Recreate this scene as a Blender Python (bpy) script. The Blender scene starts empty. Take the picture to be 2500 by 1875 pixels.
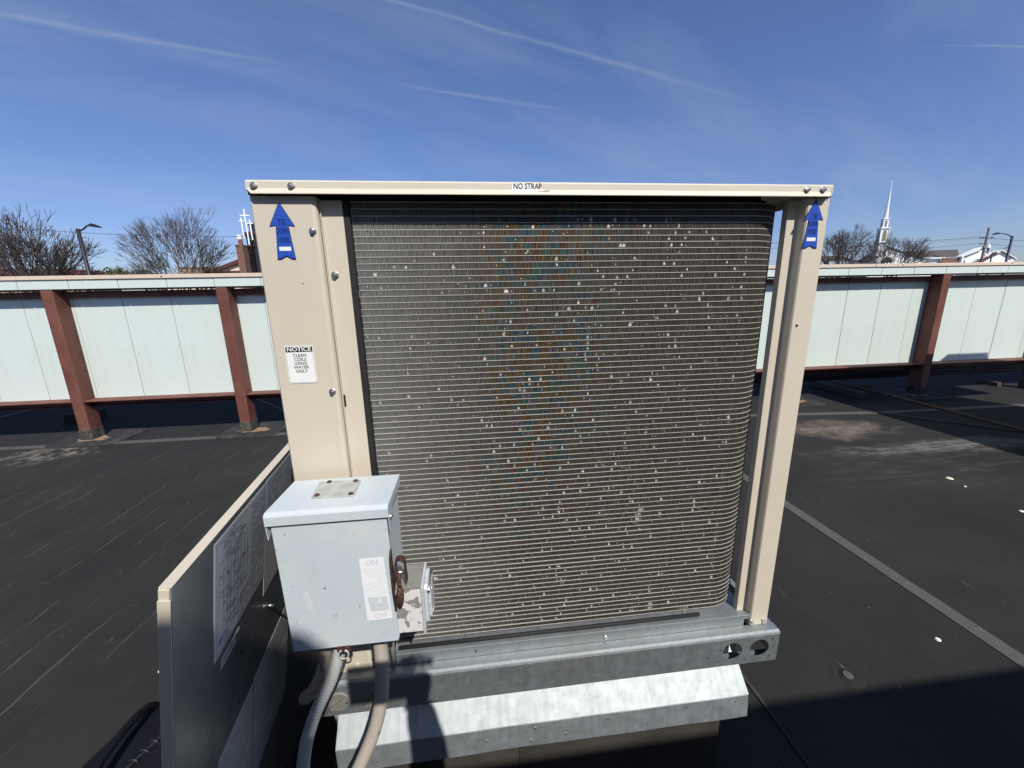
import bpy, bmesh, math, random
import numpy as np
from mathutils import Vector, Matrix
random.seed(7)
rng = np.random.default_rng(11)
R = math.radians
SC = bpy.context.scene
COL = SC.collection
EYE = 1.5                                  # eye height over the roof; all heights below are given from the eye

# ------------------------------------------------------------------ camera
P, ROLL, YAW = R(13.1), R(-1.18), R(6.15)
fw = Vector((math.sin(YAW)*math.cos(P), math.cos(YAW)*math.cos(P), -math.sin(P)))
rt = Vector((math.cos(YAW), -math.sin(YAW), 0))
up = rt.cross(fw)
rt2 = math.cos(ROLL)*rt + math.sin(ROLL)*up
up2 = -math.sin(ROLL)*rt + math.cos(ROLL)*up
cd = bpy.data.cameras.new('camera'); cam = bpy.data.objects.new('camera', cd); COL.objects.link(cam)
M = Matrix((rt2, up2, -fw)).transposed().to_4x4(); M.translation = (0, 0, EYE)
cam.matrix_world = M
cd.sensor_fit = 'HORIZONTAL'; cd.sensor_width = 36; cd.lens = 965/2500*36
cd.clip_start = 0.01; cd.clip_end = 3000
SC.camera = cam

# ------------------------------------------------------------------ light
AZ, EL = R(20), R(46.5)
TO_SUN = Vector((math.sin(AZ)*math.cos(EL), -math.cos(AZ)*math.cos(EL), math.sin(EL)))
sl = bpy.data.lights.new('sun', 'SUN'); sl.energy = 5.0; sl.angle = R(0.53); sl.color = (1, .955, .88)
sun = bpy.data.objects.new('sun', sl); COL.objects.link(sun)
sun.rotation_euler = TO_SUN.to_track_quat('Z', 'Y').to_euler(); sun.location = (3, -8, 12)

W = bpy.data.worlds.new('World'); SC.world = W; W.use_nodes = True
nt = W.node_tree; N = nt.nodes; L = nt.links; N.clear()
def wn(t, **k):
    n = N.new(t)
    for a, b in k.items(): setattr(n, a, b)
    return n
def link(a, b): L.new(a, b)
def wm(op, a, b=None, c=None, clamp=False):
    n = N.new('ShaderNodeMath'); n.operation = op; n.use_clamp = clamp
    for i, v in enumerate((a, b, c)):
        if v is None: continue
        if hasattr(v, 'links'): L.new(v, n.inputs[i])
        else: n.inputs[i].default_value = v
    return n.outputs[0]
def wdot(v, d):
    n = N.new('ShaderNodeVectorMath'); n.operation = 'DOT_PRODUCT'; L.new(v, n.inputs[0]); n.inputs[1].default_value = d
    return n.outputs['Value']
sky = wn('ShaderNodeTexSky'); sky.sky_type = 'NISHITA'; sky.sun_disc = False
sky.sun_elevation = EL; sky.sun_rotation = R(160); sky.altitude = 200
sky.air_density = 1.0; sky.dust_density = 0.6; sky.ozone_density = 2.6
tc = wn('ShaderNodeTexCoord'); D = tc.outputs['Generated']
sep = wn('ShaderNodeSeparateXYZ'); link(D, sep.inputs[0])
# thin cirrus veil on a far horizontal sheet of air
hz = wm('ADD', wm('MAXIMUM', sep.outputs[2], 0.0), 0.12)
cx = wm('DIVIDE', sep.outputs[0], hz); cy = wm('DIVIDE', sep.outputs[1], hz)
cmb = wn('ShaderNodeCombineXYZ'); link(wm('MULTIPLY', wm('ADD', cx, wm('MULTIPLY', cy, .55)), .55), cmb.inputs[0]); link(wm('MULTIPLY', wm('SUBTRACT', cy, wm('MULTIPLY', cx, .55)), 1.7), cmb.inputs[1])
cn = wn('ShaderNodeTexNoise'); cn.inputs['Scale'].default_value = 1.1; cn.inputs['Detail'].default_value = 7; cn.inputs['Roughness'].default_value = .58; cn.inputs['Distortion'].default_value = .5
link(cmb.outputs[0], cn.inputs['Vector'])
cn2 = wn('ShaderNodeTexNoise'); cn2.inputs['Scale'].default_value = .5; cn2.inputs['Detail'].default_value = 3; link(cmb.outputs[0], cn2.inputs['Vector'])
veil = wm('MULTIPLY', wm('MULTIPLY', wm('SUBTRACT', cn.outputs[0], .42, clamp=True), 2.0, clamp=True), wm('MULTIPLY', cn2.outputs[0], 1.25), clamp=True)
total = wm('MULTIPLY', veil, .52)
wob = wn('ShaderNodeTexNoise'); wob.inputs['Scale'].default_value = 9; wob.inputs['Detail'].default_value = 4; link(D, wob.inputs['Vector'])
wv = wm('MULTIPLY', wm('SUBTRACT', wob.outputs[0], .5), .008)
gr = wn('ShaderNodeTexNoise'); gr.inputs['Scale'].default_value = 26; gr.inputs['Detail'].default_value = 3; link(D, gr.inputs['Vector'])
def contrail(a, b, w0, w1, amp, f0=.12, f1=.3):
    """old aircraft trail along the great circle from direction a to b, widths in radians"""
    global total
    a = Vector(a).normalized(); b = Vector(b).normalized(); n = a.cross(b).normalized(); t = n.cross(a).normalized()
    ang = a.angle(b)
    s = wm('DIVIDE', wm('ARCTAN2', wdot(D, t), wdot(D, a)), ang)          # 0 at a, 1 at b
    w = wm('ADD', wm('MULTIPLY', s, w1-w0), w0)
    d = wm('ABSOLUTE', wm('ADD', wdot(D, n), wv))
    core = wm('SUBTRACT', 1.0, wm('DIVIDE', d, w), clamp=True)
    core = wm('MULTIPLY', core, core)
    ends = wm('MULTIPLY', wm('DIVIDE', s, f0, clamp=True), wm('DIVIDE', wm('SUBTRACT', 1.0, s), f1, clamp=True), clamp=True)
    g = wm('ADD', wm('MULTIPLY', gr.outputs[0], .9), .5)
    total = wm('ADD', total, wm('MULTIPLY', wm('MULTIPLY', core, ends), wm('MULTIPLY', g, amp)))
contrail((-.68, .64, .36), (-.255, .876, .407), .009, .005, .21)
contrail((-.30, .80, .515), (.565, .76, .32), .005, .010, .21)
contrail((-.125, .907, .402), (.235, .901, .361), .005, .008, .30, .35, .6)
contrail((.69, .63, .352), (.86, .44, .26), .003, .002, .26, .4, .05)
contrail((.76, .635, .172), (.90, .41, .10), .006, .006, .09, .4, .3)
mixc = wn('ShaderNodeMixRGB'); link(wm('MINIMUM', total, .8), mixc.inputs[0]); mixc.inputs[2].default_value = (5.4, 6.1, 7.4, 1)
# photograph's own rendering of the blue: slightly deeper and more violet than the raw model
tint = wn('ShaderNodeMixRGB'); tint.blend_type = 'MULTIPLY'; tint.inputs[0].default_value = 1; tint.inputs[2].default_value = (1.02, 1.11, 1.42, 1)
low = wn('ShaderNodeMixRGB'); low.blend_type = 'MULTIPLY'                 # hazeless dry air: less white towards the horizon all round
lm = wn('ShaderNodeMapRange'); link(sep.outputs[2], lm.inputs[0]); lm.inputs[1].default_value = 0; lm.inputs[2].default_value = .45; lm.inputs[3].default_value = .75; lm.inputs[4].default_value = 0
link(lm.outputs[0], low.inputs[0]); low.inputs[2].default_value = (.80, .79, .86, 1)
link(sky.outputs[0], tint.inputs[1]); link(tint.outputs[0], low.inputs[1]); link(low.outputs[0], mixc.inputs[1])
bg = wn('ShaderNodeBackground'); bg.inputs[1].default_value = .088; link(mixc.outputs[0], bg.inputs[0])
wo = wn('ShaderNodeOutputWorld'); link(bg.outputs[0], wo.inputs[0])

SC.view_settings.view_transform = 'Standard'; SC.view_settings.look = 'None'
SC.view_settings.exposure = 0.0; SC.view_settings.gamma = 1
SC.view_settings.use_curve_mapping = False
SC.cycles.max_bounces = 6

# ------------------------------------------------------------------ materials
class Mat:
    def __init__(s, name, col, rough=.6, metal=0., spec=.5):
        s.m = bpy.data.materials.new(name); s.m.use_nodes = True
        s.nt = s.m.node_tree; s.b = s.nt.nodes['Principled BSDF']
        s.b.inputs['Base Color'].default_value = (*col, 1); s.b.inputs['Roughness'].default_value = rough
        s.b.inputs['Metallic'].default_value = metal; s.b.inputs['Specular IOR Level'].default_value = spec
        s.col = None; s.c0 = col; s.nrm = None
        s.tc = s.nt.nodes.new('ShaderNodeTexCoord')
    def n(s, t): return s.nt.nodes.new(t)
    def l(s, a, b): s.nt.links.new(a, b)
    def vec(s, scale=(1, 1, 1), loc=(0, 0, 0), rot=(0, 0, 0)):
        mp = s.n('ShaderNodeMapping'); mp.inputs['Scale'].default_value = scale; mp.inputs['Location'].default_value = loc; mp.inputs['Rotation'].default_value = rot
        s.l(s.tc.outputs['Object'], mp.inputs[0]); return mp.outputs[0]
    def noise(s, scale=5, detail=4, rough=.55, sc=(1, 1, 1), dist=0., loc=(0, 0, 0), rot=(0, 0, 0)):
        t = s.n('ShaderNodeTexNoise'); t.inputs['Scale'].default_value = scale; t.inputs['Detail'].default_value = detail
        t.inputs['Roughness'].default_value = rough; t.inputs['Distortion'].default_value = dist
        s.l(s.vec(sc, loc, rot), t.inputs['Vector']); return t.outputs[0]
    def voro(s, scale, sc=(1, 1, 1), out='Distance', feature='F1', loc=(0, 0, 0)):
        t = s.n('ShaderNodeTexVoronoi'); t.feature = feature; t.inputs['Scale'].default_value = scale
        s.l(s.vec(sc, loc), t.inputs['Vector']); return t.outputs[out]
    def math(s, op, a, b=None, clamp=False):
        n = s.n('ShaderNodeMath'); n.operation = op; n.use_clamp = clamp
        for i, v in enumerate((a, b)):
            if v is None: continue
            if hasattr(v, 'links'): s.l(v, n.inputs[i])
            else: n.inputs[i].default_value = v
        return n.outputs[0]
    def ramp(s, v, a, b, lo=0., hi=1.):
        n = s.n('ShaderNodeMapRange'); n.inputs[1].default_value = a; n.inputs[2].default_value = b
        n.inputs[3].default_value = lo; n.inputs[4].default_value = hi; s.l(v, n.inputs[0]); return n.outputs[0]
    def mix(s, fac, col, blend='MIX'):
        n = s.n('ShaderNodeMixRGB'); n.blend_type = blend
        if hasattr(fac, 'links'): s.l(fac, n.inputs[0])
        else: n.inputs[0].default_value = fac
        if s.col is None: n.inputs[1].default_value = (*s.c0, 1)
        else: s.l(s.col, n.inputs[1])
        if hasattr(col, 'links'): s.l(col, n.inputs[2])
        else: n.inputs[2].default_value = (*col, 1)
        s.col = n.outputs[0]; s.l(s.col, s.b.inputs['Base Color']); return s
    def bump(s, v, strength=.3, dist=.002):
        n = s.n('ShaderNodeBump'); n.inputs['Strength'].default_value = strength; n.inputs['Distance'].default_value = dist
        s.l(v, n.inputs['Height'])
        if s.nrm is not None: s.l(s.nrm, n.inputs['Normal'])
        s.nrm = n.outputs[0]; s.l(s.nrm, s.b.inputs['Normal']); return s
    def rough(s, v, a, b, lo, hi): s.l(s.ramp(v, a, b, lo, hi), s.b.inputs['Roughness']); return s
    def xyz(s):
        p = s.n('ShaderNodeSeparateXYZ'); s.l(s.tc.outputs['Object'], p.inputs[0]); return p.outputs

def mk(name, col, rough=.6, metal=0., spec=.5): return Mat(name, col, rough, metal, spec)

def paint(name, col, dirt=(.25, .22, .17), amt=.2, speck=.35, rough=.45):
    m = mk(name, col, rough)
    m.mix(m.ramp(m.noise(900, 2), .45, .75, 0, speck*.5), tuple(c*.72 for c in col))
    m.mix(m.ramp(m.noise(5, 5, sc=(1, 1, .35)), .5, .8, 0, amt), dirt)
    m.mix(m.ramp(m.noise(60, 3, sc=(1, 1, .5), loc=(3, 1, 2)), .70, .80, 0, .3), tuple(c*.55 for c in col))
    m.mix(m.ramp(m.noise(4, 6, .7, sc=(14, 14, .5), loc=(5, 5, 0)), .56, .74, 0, .16), (.42, .36, .27))
    m.mix(m.ramp(m.noise(11, 5, .7, loc=(8, 2, 6)), .5, .75, 0, .22), tuple(min(1, c*1.12) for c in col))
    m.bump(m.noise(700, 2), .12, .0004).bump(m.noise(5, 2), .22, .006)
    return m.m
BEIGE = paint('beige_paint', (.60, .54, .435), amt=.12)
BEIGE2 = paint('lid_paint', (.63, .58, .47), amt=.14)

def galv(name, col=(.62, .66, .68), rough=.42, metal=.85, spangle=.5, dirt=.3, dcol=(.30, .25, .18), dscale=6):
    cloud = .15 if name == 'galvanised_flashing' else .4
    m = mk(name, col, rough, metal)
    v = m.voro(150, out='Color')
    g = m.n('ShaderNodeSeparateColor'); m.l(v, g.inputs[0])
    m.mix(m.ramp(g.outputs[0], 0, 1, 0, spangle), tuple(c*.66 for c in col))
    m.mix(m.ramp(m.noise(70, 6, .75, sc=(1, 1, .4), dist=.3), .45, .7, 0, cloud), tuple(c*1.16 for c in col))
    m.mix(m.ramp(m.noise(170, 3, .7, sc=(1, 1, .2)), .6, .7, 0, .35), tuple(c*.6 for c in col))
    m.mix(m.ramp(m.noise(3, 6, .8, sc=(22, 1, .8)), .6, .72, 0, .25), tuple(c*.55 for c in col))
    f = m.ramp(m.noise(dscale, 6, .65, dist=.4), .5, .74, 0, dirt)
    m.mix(f, dcol)
    m.rough(m.noise(40, 5), .3, .7, rough-.06, rough+.06)
    m.bump(m.noise(3.2, 2, sc=(1, 1, 1)), .05, .01)
    return m
_g = galv('galvanised', (.38, .415, .43), .62, .88, spangle=.30, dirt=.3); GALV = _g.m
_g = galv('galvanised_flashing', (.50, .535, .555), .66, .88, .16, .12, (.42, .40, .36))
_g.mix(_g.ramp(_g.noise(5, 6, .75, sc=(14, 1, .6)), .48, .74, 0, .6), (.32, .345, .36))
_g.mix(_g.ramp(_g.noise(1.6, 4, .6, loc=(2, 1, 3)), .45, .7, 0, .35), (.36, .39, .41))
_g.mix(_g.ramp(_g.noise(140, 2, sc=(1, .6, .25)), .68, .76, 0, .55), (.30, .31, .32))
_g.mix(_g.ramp(_g.noise(30, 3, sc=(.16, 1, 2.2), rot=(0, .6, 0), dist=.1), .70, .72, 0, .0), (.9, .9, .9))
FLASH = _g.m
_g = galv('galvanised_dusty', (.34, .335, .31), .7, .4, .3, .95, (.27, .22, .16), 4); DUSTY = _g.m
_g = galv('galvanised_box', (.44, .435, .40), .45, .6, .45, .25); HANDYBOX = _g.m
m = mk('cast_aluminium', (.70, .74, .76), .42, .35); m.mix(m.ramp(m.noise(70, 5, .7), .45, .7, 0, .5), (.48, .51, .53)); m.bump(m.noise(60, 3), .3, .002); ALU = m.m
# peeled coat on the little box
m = mk('peeling_coat', (.74, .72, .72), .5, .1)
m.mix(m.ramp(m.noise(26, 5, .6, dist=.5), .455, .465, 1, 0), (.27, .26, .25))
m.mix(m.ramp(m.noise(60, 4, .6), .56, .66, 0, .35), (.45, .43, .45)); PEEL = m.m
m = mk('zinc_screw', (.62, .61, .58), .3, .95); m.mix(m.ramp(m.noise(300, 3), .5, .7, 0, .5), (.3, .27, .23)); ZINC = m.m
m = mk('rusty_steel', (.080, .030, .016), .65, .25); m.mix(m.ramp(m.noise(120, 4), .42, .62), (.055, .025, .018)); m.mix(m.ramp(m.noise(300, 3, loc=(1, 2, 3)), .60, .68, 0, .5), (.42, .40, .38)); m.bump(m.noise(400, 3), .5, .001); RUST = m.m
m = mk('grey_enamel', (.51, .575, .635), .45)
m.mix(m.ramp(m.noise(16, 6, .65, dist=.5), .44, .66, 0, .5), (.52, .57, .53))
m.mix(m.ramp(m.noise(9, 5, .6, loc=(4, 4, 4)), .40, .60, 0, .5), (.60, .65, .62))
m.mix(m.ramp(m.noise(700, 2), .4, .8, 0, .12), (.3, .33, .36))
m.mix(m.ramp(m.noise(13, 6, .72, sc=(1, 1, .6), loc=(6, 2, 9), dist=.8), .54, .68, 0, .5), (.46, .51, .52))
m.mix(m.ramp(m.noise(45, 5, .7, loc=(1, 7, 4)), .655, .70, 0, .7), (.36, .39, .41))
m.mix(m.ramp(m.noise(150, 2, .5, loc=(5, 7, 4)), .74, .76, 0, .8), (.16, .15, .14))
m.bump(m.noise(600, 2), .08, .0004); ENAMEL = m.m
m = mk('weathered_zinc_plate', (.52, .54, .49), .6, .25); m.mix(m.ramp(m.noise(45, 5), .4, .7), (.36, .38, .34)); PLATE = m.m
m = mk('black_foam', (.012, .012, .013), .75); m.bump(m.noise(300, 3), .3, .001); FOAM = m.m
m = mk('blue_vinyl', (.022, .075, .42), .38); m.mix(m.ramp(m.noise(70, 4, sc=(1, 1, 2)), .5, .75, 0, .25), (.03, .12, .55)); m.mix(m.ramp(m.noise(120, 3, sc=(.3, 1, 2)), .66, .69, 0, .4), (.12, .22, .6)); BLUE = m.m
m = mk('blue_print', (.004, .012, .075), .4); BLUEINK = m.m
m = mk('white_vinyl', (.80, .81, .79), .4); m.mix(m.ramp(m.noise(60, 4), .5, .75, 0, .15), (.6, .6, .56)); WHITE = m.m
m = mk('black_ink', (.012, .012, .013), .5); INK = m.m
m = mk('faded_ink', (.56, .59, .62), .5); m.mix(m.ramp(m.noise(160, 3), .45, .6, 0, .5), (.70, .73, .75)); FADED = m.m
m = mk('faded_label', (.78, .81, .84), .45); m.mix(m.ramp(m.noise(80, 4), .5, .75, 0, .2), (.68, .70, .70)); FLABEL = m.m
m = mk('hole_black', (.004, .004, .004), .9); HOLE = m.m
m = mk('grey_plug', (.17, .165, .15), .65); m.mix(m.ramp(m.noise(80, 4), .4, .7, 0, .5), (.24, .225, .20)); PLUG = m.m
m = mk('flexible_conduit_pvc', (.42, .43, .435), .5)
m.mix(m.ramp(m.noise(30, 4), .4, .7, 0, .4), (.50, .51, .51)); FLEX = m.m
m = mk('sun_bleached_conduit', (.44, .39, .34), .6)
m.mix(m.ramp(m.noise(18, 4), .4, .7, 0, .4), (.36, .31, .27))
m.mix(m.ramp(m.noise(55, 3, .7, sc=(1.6, 1.6, .7), dist=.8), .652, .66, 0, .9), (.06, .05, .05)); CONDUIT = m.m
# fence
m = mk('screen_panel_coating', (.59, .668, .622), .5)
m.mix(m.ramp(m.noise(26, 5, .7), .5, .75, 0, .22), (.44, .50, .46)); m.mix(m.ramp(m.noise(2.2, 6, .65, sc=(2, 1, .6)), .5, .75, 0, .25), (.48, .47, .38))
m.mix(m.ramp(m.noise(1.5, 6, .75, sc=(16, 1, .35)), .55, .75, 0, .22), (.40, .43, .38))
m.mix(m.ramp(m.noise(17, 6, .75, sc=(2.4, 1, .7), loc=(2, 8, 1)), .69, .72, 0, .35), (.27, .29, .27))
m.bump(m.noise(90, 3), .25, .001).bump(m.noise(1.7, 2), .15, .02); PANEL = m.m
m = mk('beige_coping_paint', (.66, .54, .42), .5); m.mix(m.ramp(m.noise(8, 5, sc=(1, 1, 1)), .5, .75, 0, .2), (.5, .40, .30)); m.mix(m.ramp(m.noise(60, 3), .7, .76, 0, .4), (.25, .2, .17)); COPING = m.m
m = mk('red_oxide_primer', (.165, .062, .042), .66)
m.mix(m.ramp(m.noise(3, 6, .7, sc=(1, 1, .8), dist=.4), .42, .66), (.10, .026, .018)); m.mix(m.ramp(m.noise(34, 5, .7, sc=(1, 1, 1.8)), .60, .70, 0, .8), (.05, .018, .013))
m.mix(m.ramp(m.noise(12, 4, loc=(3, 3, 1)), .60, .8, 0, .35), (.30, .12, .085)); m.bump(m.noise(60, 4), .4, .003); RED = m.m
m = mk('boot_membrane', (.05, .05, .045), .8, spec=.2); m.mix(m.ramp(m.noise(14, 5, .7, sc=(1, 1, .5)), .48, .66), (.12, .11, .08)); m.mix(m.ramp(m.noise(9, 4, loc=(1, 1, 1)), .62, .7, 0, .8), (.02, .02, .02)); BOOT = m.m
# roof membrane
m = mk('black_roof_membrane', (.024, .024, .024), .85, spec=.10)
m.mix(m.ramp(m.noise(.9, 6, .65, dist=.4), .35, .7), (.036, .0355, .033))
m.mix(m.ramp(m.noise(2.6, 6, .7, loc=(5, 0, 0)), .52, .72, 0, .6), (.021, .021, .022))
m.mix(m.ramp(m.noise(6, 6, .7, sc=(3.2, .45, 1), dist=.5), .64, .80, 0, .30), (.12, .115, .10))
m.mix(m.ramp(m.noise(7, 5, .65, sc=(4.2, .22, 1), dist=.35, loc=(2, 3, 0)), .685, .73, 0, .55), (.17, .16, .14))
m.mix(m.ramp(m.noise(22, 4, .7, sc=(2.2, .8, 1), loc=(7, 1, 0)), .69, .73, 0, .8), (.24, .21, .18))
m.mix(m.ramp(m.noise(40, 3, .6, loc=(7, 1, 3)), .70, .75, 0, .45), (.15, .14, .13))
# long folds running front to back where the sheet has crept
x, y, z = m.xyz()
wx = m.math('ADD', x, m.math('MULTIPLY', m.noise(.7, 4, sc=(.6, 1, 1), loc=(9, 9, 0)), .34))
wave = m.math('SINE', m.math('MULTIPLY', wx, 34.))
left = m.ramp(x, -.9, -1.8, 0, 1)
fl = m.math('MULTIPLY', m.math('MULTIPLY', m.ramp(wave, .982, 1.0, 0, 1), left), m.ramp(m.noise(2.2, 5, .7, sc=(1.5, .8, 1), loc=(3, 5, 1)), .47, .60, 0, 1))
m.mix(m.math('MULTIPLY', fl, .5), (.13, .125, .112))
m.bump(m.math('MULTIPLY', m.ramp(wave, .3, 1.0, 0, 1), left), .5, .010)
# dried puddle silt by the gas line
def blob(cx, cy, rx, ry, seed, edge=.5):
    dx = m.math('DIVIDE', m.math('SUBTRACT', x, cx), rx); dy = m.math('DIVIDE', m.math('SUBTRACT', y, cy), ry)
    d = m.math('SQRT', m.math('ADD', m.math('MULTIPLY', dx, dx), m.math('MULTIPLY', dy, dy)))
    d = m.math('ADD', d, m.math('MULTIPLY', m.math('SUBTRACT', m.noise(3.2, 6, .7, sc=(.8, 1.5, 1), loc=(seed, 2, 0), dist=.6), .5), 2.2))
    return m.ramp(d, 1.0, 1.0-edge, 0, 1)
sb = blob(3.85, 3.62, .75, .34, 3, .8); m.mix(m.math('MULTIPLY', sb, m.ramp(m.noise(9, 6, .75, sc=(.8, 2, 1)), .35, .6, .15, .75)), (.25, .20, .155))
sb = blob(4.6, 3.05, 1.5, .17, 8, .8); m.mix(m.math('MULTIPLY', sb, m.ramp(m.noise(7, 6, .7, sc=(.5, 3, 1)), .4, .65, .1, .85)), (.24, .23, .21))
sb = blob(3.9, 2.75, 1.3, .5, 1, 1.); m.mix(m.math('MULTIPLY', sb, m.ramp(m.noise(5, 6, .7, sc=(.4, 3, 1)), .5, .7, 0, .5)), (.16, .155, .14))
sb = blob(-4.3, 4.25, .5, .32, 5, .7); m.mix(m.math('MULTIPLY', sb, m.ramp(m.noise(9, 6, .7), .45, .65, 0, .8)), (.28, .25, .21))
m.bump(m.noise(60, 4, .7), .35, .002).bump(m.noise(2, 4), .5, .02)
ROOFM = m.m
m = mk('seam_tape', (.092, .087, .079), .8, spec=.2); m.mix(m.ramp(m.noise(6, 6, .7), .4, .7, 0, .6), (.07, .067, .062)); m.mix(m.ramp(m.noise(25, 4), .62, .7, 0, .5), (.2, .18, .155)); TAPE = m.m
m = mk('membrane_patch', (.036, .036, .034), .8, spec=.15); m.mix(m.ramp(m.noise(5, 6, .7), .5, .7, 0, .7), (.10, .095, .085)); PATCH = m.m
m = mk('rust_silt', (.34, .20, .09), .85); m.mix(m.ramp(m.noise(30, 4), .4, .65), (.20, .16, .12)); SILT = m.m
m = mk('curb_membrane', (.055, .05, .044), .85, spec=.15); m.mix(m.ramp(m.noise(7, 5, .6), .4, .7), (.034, .031, .028)); CURBM = m.m
m = mk('dark_void', (.006, .006, .007), .9); VOID = m.m
m = mk('weathered_lumber', (.085, .073, .06), .85, spec=.2); m.mix(m.ramp(m.noise(20, 5, sc=(8, 1, 8)), .4, .7), (.045, .04, .035)); WOOD = m.m
m = mk('gas_pipe_rust', (.06, .028, .02), .7); m.mix(m.ramp(m.noise(40, 4), .4, .7), (.10, .05, .035)); GASP = m.m
m = mk('door_inner_steel', (.30, .31, .31), .32, .45); m.mix(m.ramp(m.noise(120, 3), .4, .7, 0, .3), (.24, .245, .245)); m.rough(m.noise(30, 3), .3, .7, .26, .36); m.bump(m.noise(3, 2), .06, .01); INNER = m.m
m = mk('diagram_paper', (.74, .75, .74), .5); PAPER = m.m
m = mk('diagram_lines', (.20, .205, .21), .6); LINES = m.m
m = mk('red_line_ink', (.25, .04, .04), .6); REDINK = m.m
m = mk('nylon_bag', (.006, .0065, .011), .85, spec=.15); m.bump(m.voro(900), .5, .001); NYLON = m.m
m = mk('bag_piping', (.022, .023, .03), .5); PIPING = m.m
m = mk('bark', (.058, .044, .040), .9); m.mix(m.ramp(m.noise(3, 3), .4, .7), (.095, .075, .068)); BARK = m.m
m = mk('evergreen', (.06, .085, .035), .9); m.mix(m.ramp(m.noise(1.2, 4), .4, .65), (.11, .11, .06)); GREEN = m.m
m = mk('brick', (.17, .075, .05), .85)
bt = m.n('ShaderNodeTexBrick'); bt.inputs['Scale'].default_value = 3; bt.inputs['Color1'].default_value = (.20, .085, .055, 1); bt.inputs['Color2'].default_value = (.13, .055, .04, 1); bt.inputs['Mortar'].default_value = (.22, .17, .14, 1)
m.l(m.vec(rot=(R(90), 0, 0)), bt.inputs['Vector']); m.mix(1., bt.outputs[0]); BRICK = m.m
m = mk('tower_glass', (.014, .015, .018), .08, spec=.8); GLASS = m.m
m = mk('white_boards', (.82, .83, .84), .5); WBOARD = m.m
m = mk('white_steel', (.9, .9, .9), .4); WSTEEL = m.m
m = mk('dark_shingles', (.062, .057, .053), .9); m.mix(m.ramp(m.noise(2, 6, .8), .4, .7), (.10, .09, .082)); SHING = m.m
m = mk('maroon_fascia', (.10, .03, .025), .6); MAROON = m.m
m = mk('cream_stucco', (.72, .64, .48), .8); CREAM = m.m
m = mk('tan_wall', (.36, .27, .18), .85); TAN = m.m
m = mk('steeple_window', (.22, .21, .14), .3); SWIN = m.m
m = mk('dark_pole', (.022, .018, .022), .5); POLE = m.m
m = mk('navy_pole', (.012, .016, .06), .5); NAVY = m.m
m = mk('wood_pole', (.10, .07, .06), .9); WPOLE = m.m
m = mk('wire', (.05, .05, .06), .6); WIREM = m.m
m = mk('grass_ground', (.07, .075, .04), .95); m.mix(m.ramp(m.noise(.05, 6), .45, .6), (.09, .088, .08)); GROUND = m.m
m = mk('skin', (.50, .30, .21), .55); SKIN = m.m
m = mk('work_shirt', (.05, .06, .09), .85); SHIRT = m.m
m = mk('work_trousers', (.03, .033, .045), .9); TROUSER = m.m
m = mk('cap_cloth', (.02, .02, .022), .9); CAPM = m.m
m = mk('phone_body', (.02, .02, .022), .25); PHONE = m.m
# coil fins: brown-grey, with light at the left and iridescent squares painted in
PITCH = .01168; TUBE0 = .160
m = mk('coil_fins', (.175, .157, .128), .5, .3)
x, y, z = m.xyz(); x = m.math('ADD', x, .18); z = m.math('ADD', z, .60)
row = m.math('FLOOR', m.math('DIVIDE', m.math('SUBTRACT', z, TUBE0+EYE), PITCH))
cc = m.n('ShaderNodeCombineXYZ'); m.l(m.math('FLOOR', m.math('ADD', m.math('MULTIPLY', x, 58.), m.math('MULTIPLY', m.math('SINE', m.math('MULTIPLY', row, 12.9)), 3.3))), cc.inputs[0]); m.l(row, cc.inputs[1])
wnz = m.n('ShaderNodeTexWhiteNoise'); m.l(cc.outputs[0], wnz.inputs[0])
c2 = m.n('ShaderNodeCombineXYZ'); m.l(m.math('FLOOR', m.math('MULTIPLY', x, 700.)), c2.inputs[0]); m.l(row, c2.inputs[1])
wn2 = m.n('ShaderNodeTexWhiteNoise'); m.l(c2.outputs[0], wn2.inputs[0])
m.mix(m.ramp(wn2.outputs[0], 0, 1, 0, .8), (.085, .078, .065))
m.mix(m.ramp(x, -.19, .10, .8, 0), (.30, .30, .29))  # paler left end: light on the fin sides put into the colour
cr = m.n('ShaderNodeValToRGB'); cr.color_ramp.interpolation = 'CONSTANT'
E = cr.color_ramp.elements; E[0].position = 0; E[0].color = (.24, .14, .065, 1); E[1].position = .36; E[1].color = (.075, .17, .20, 1)
for p_, c_ in ((.60, (.20, .155, .075, 1)), (.74, (.09, .21, .19, 1)), (.84, (.20, .17, .22, 1)), (.93, (.24, .21, .18, 1))):
    e = E.new(p_); e.color = c_
m.l(wnz.outputs[0], cr.inputs[0])
band = m.math('ABSOLUTE', m.math('SUBTRACT', x, m.math('ADD', .11, m.math('MULTIPLY', m.math('SUBTRACT', z, 1.2), .10))))
bf = m.math('MULTIPLY', m.ramp(band, .21, .02, 0, 1), m.ramp(z, .85, 1.22, 0, 1))
bf = m.math('MULTIPLY', bf, m.ramp(m.noise(9, 4, .6, loc=(2, 2, 2)), .36, .6, .1, 1))
m.mix(m.math('MULTIPLY', bf, .9), cr.outputs[0])  # iridescent sheen of the fins painted as coloured squares
m.mix(m.math('MULTIPLY', bf, m.ramp(wn2.outputs[0], .2, .8, 0, .5)), (.03, .03, .03))
FIN = m.m
m = mk('coil_tube', (.64, .625, .58), .42, .25); m.mix(m.ramp(m.noise(60, 4), .5, .7, 0, .4), (.50, .46, .38)); TUBE = m.m
m = mk('bent_fin_metal', (.74, .73, .68), .5, .2); m.mix(m.ramp(m.noise(95, 2), .40, .62, 0, .85), (.26, .24, .20)); BENT = m.m

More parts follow.
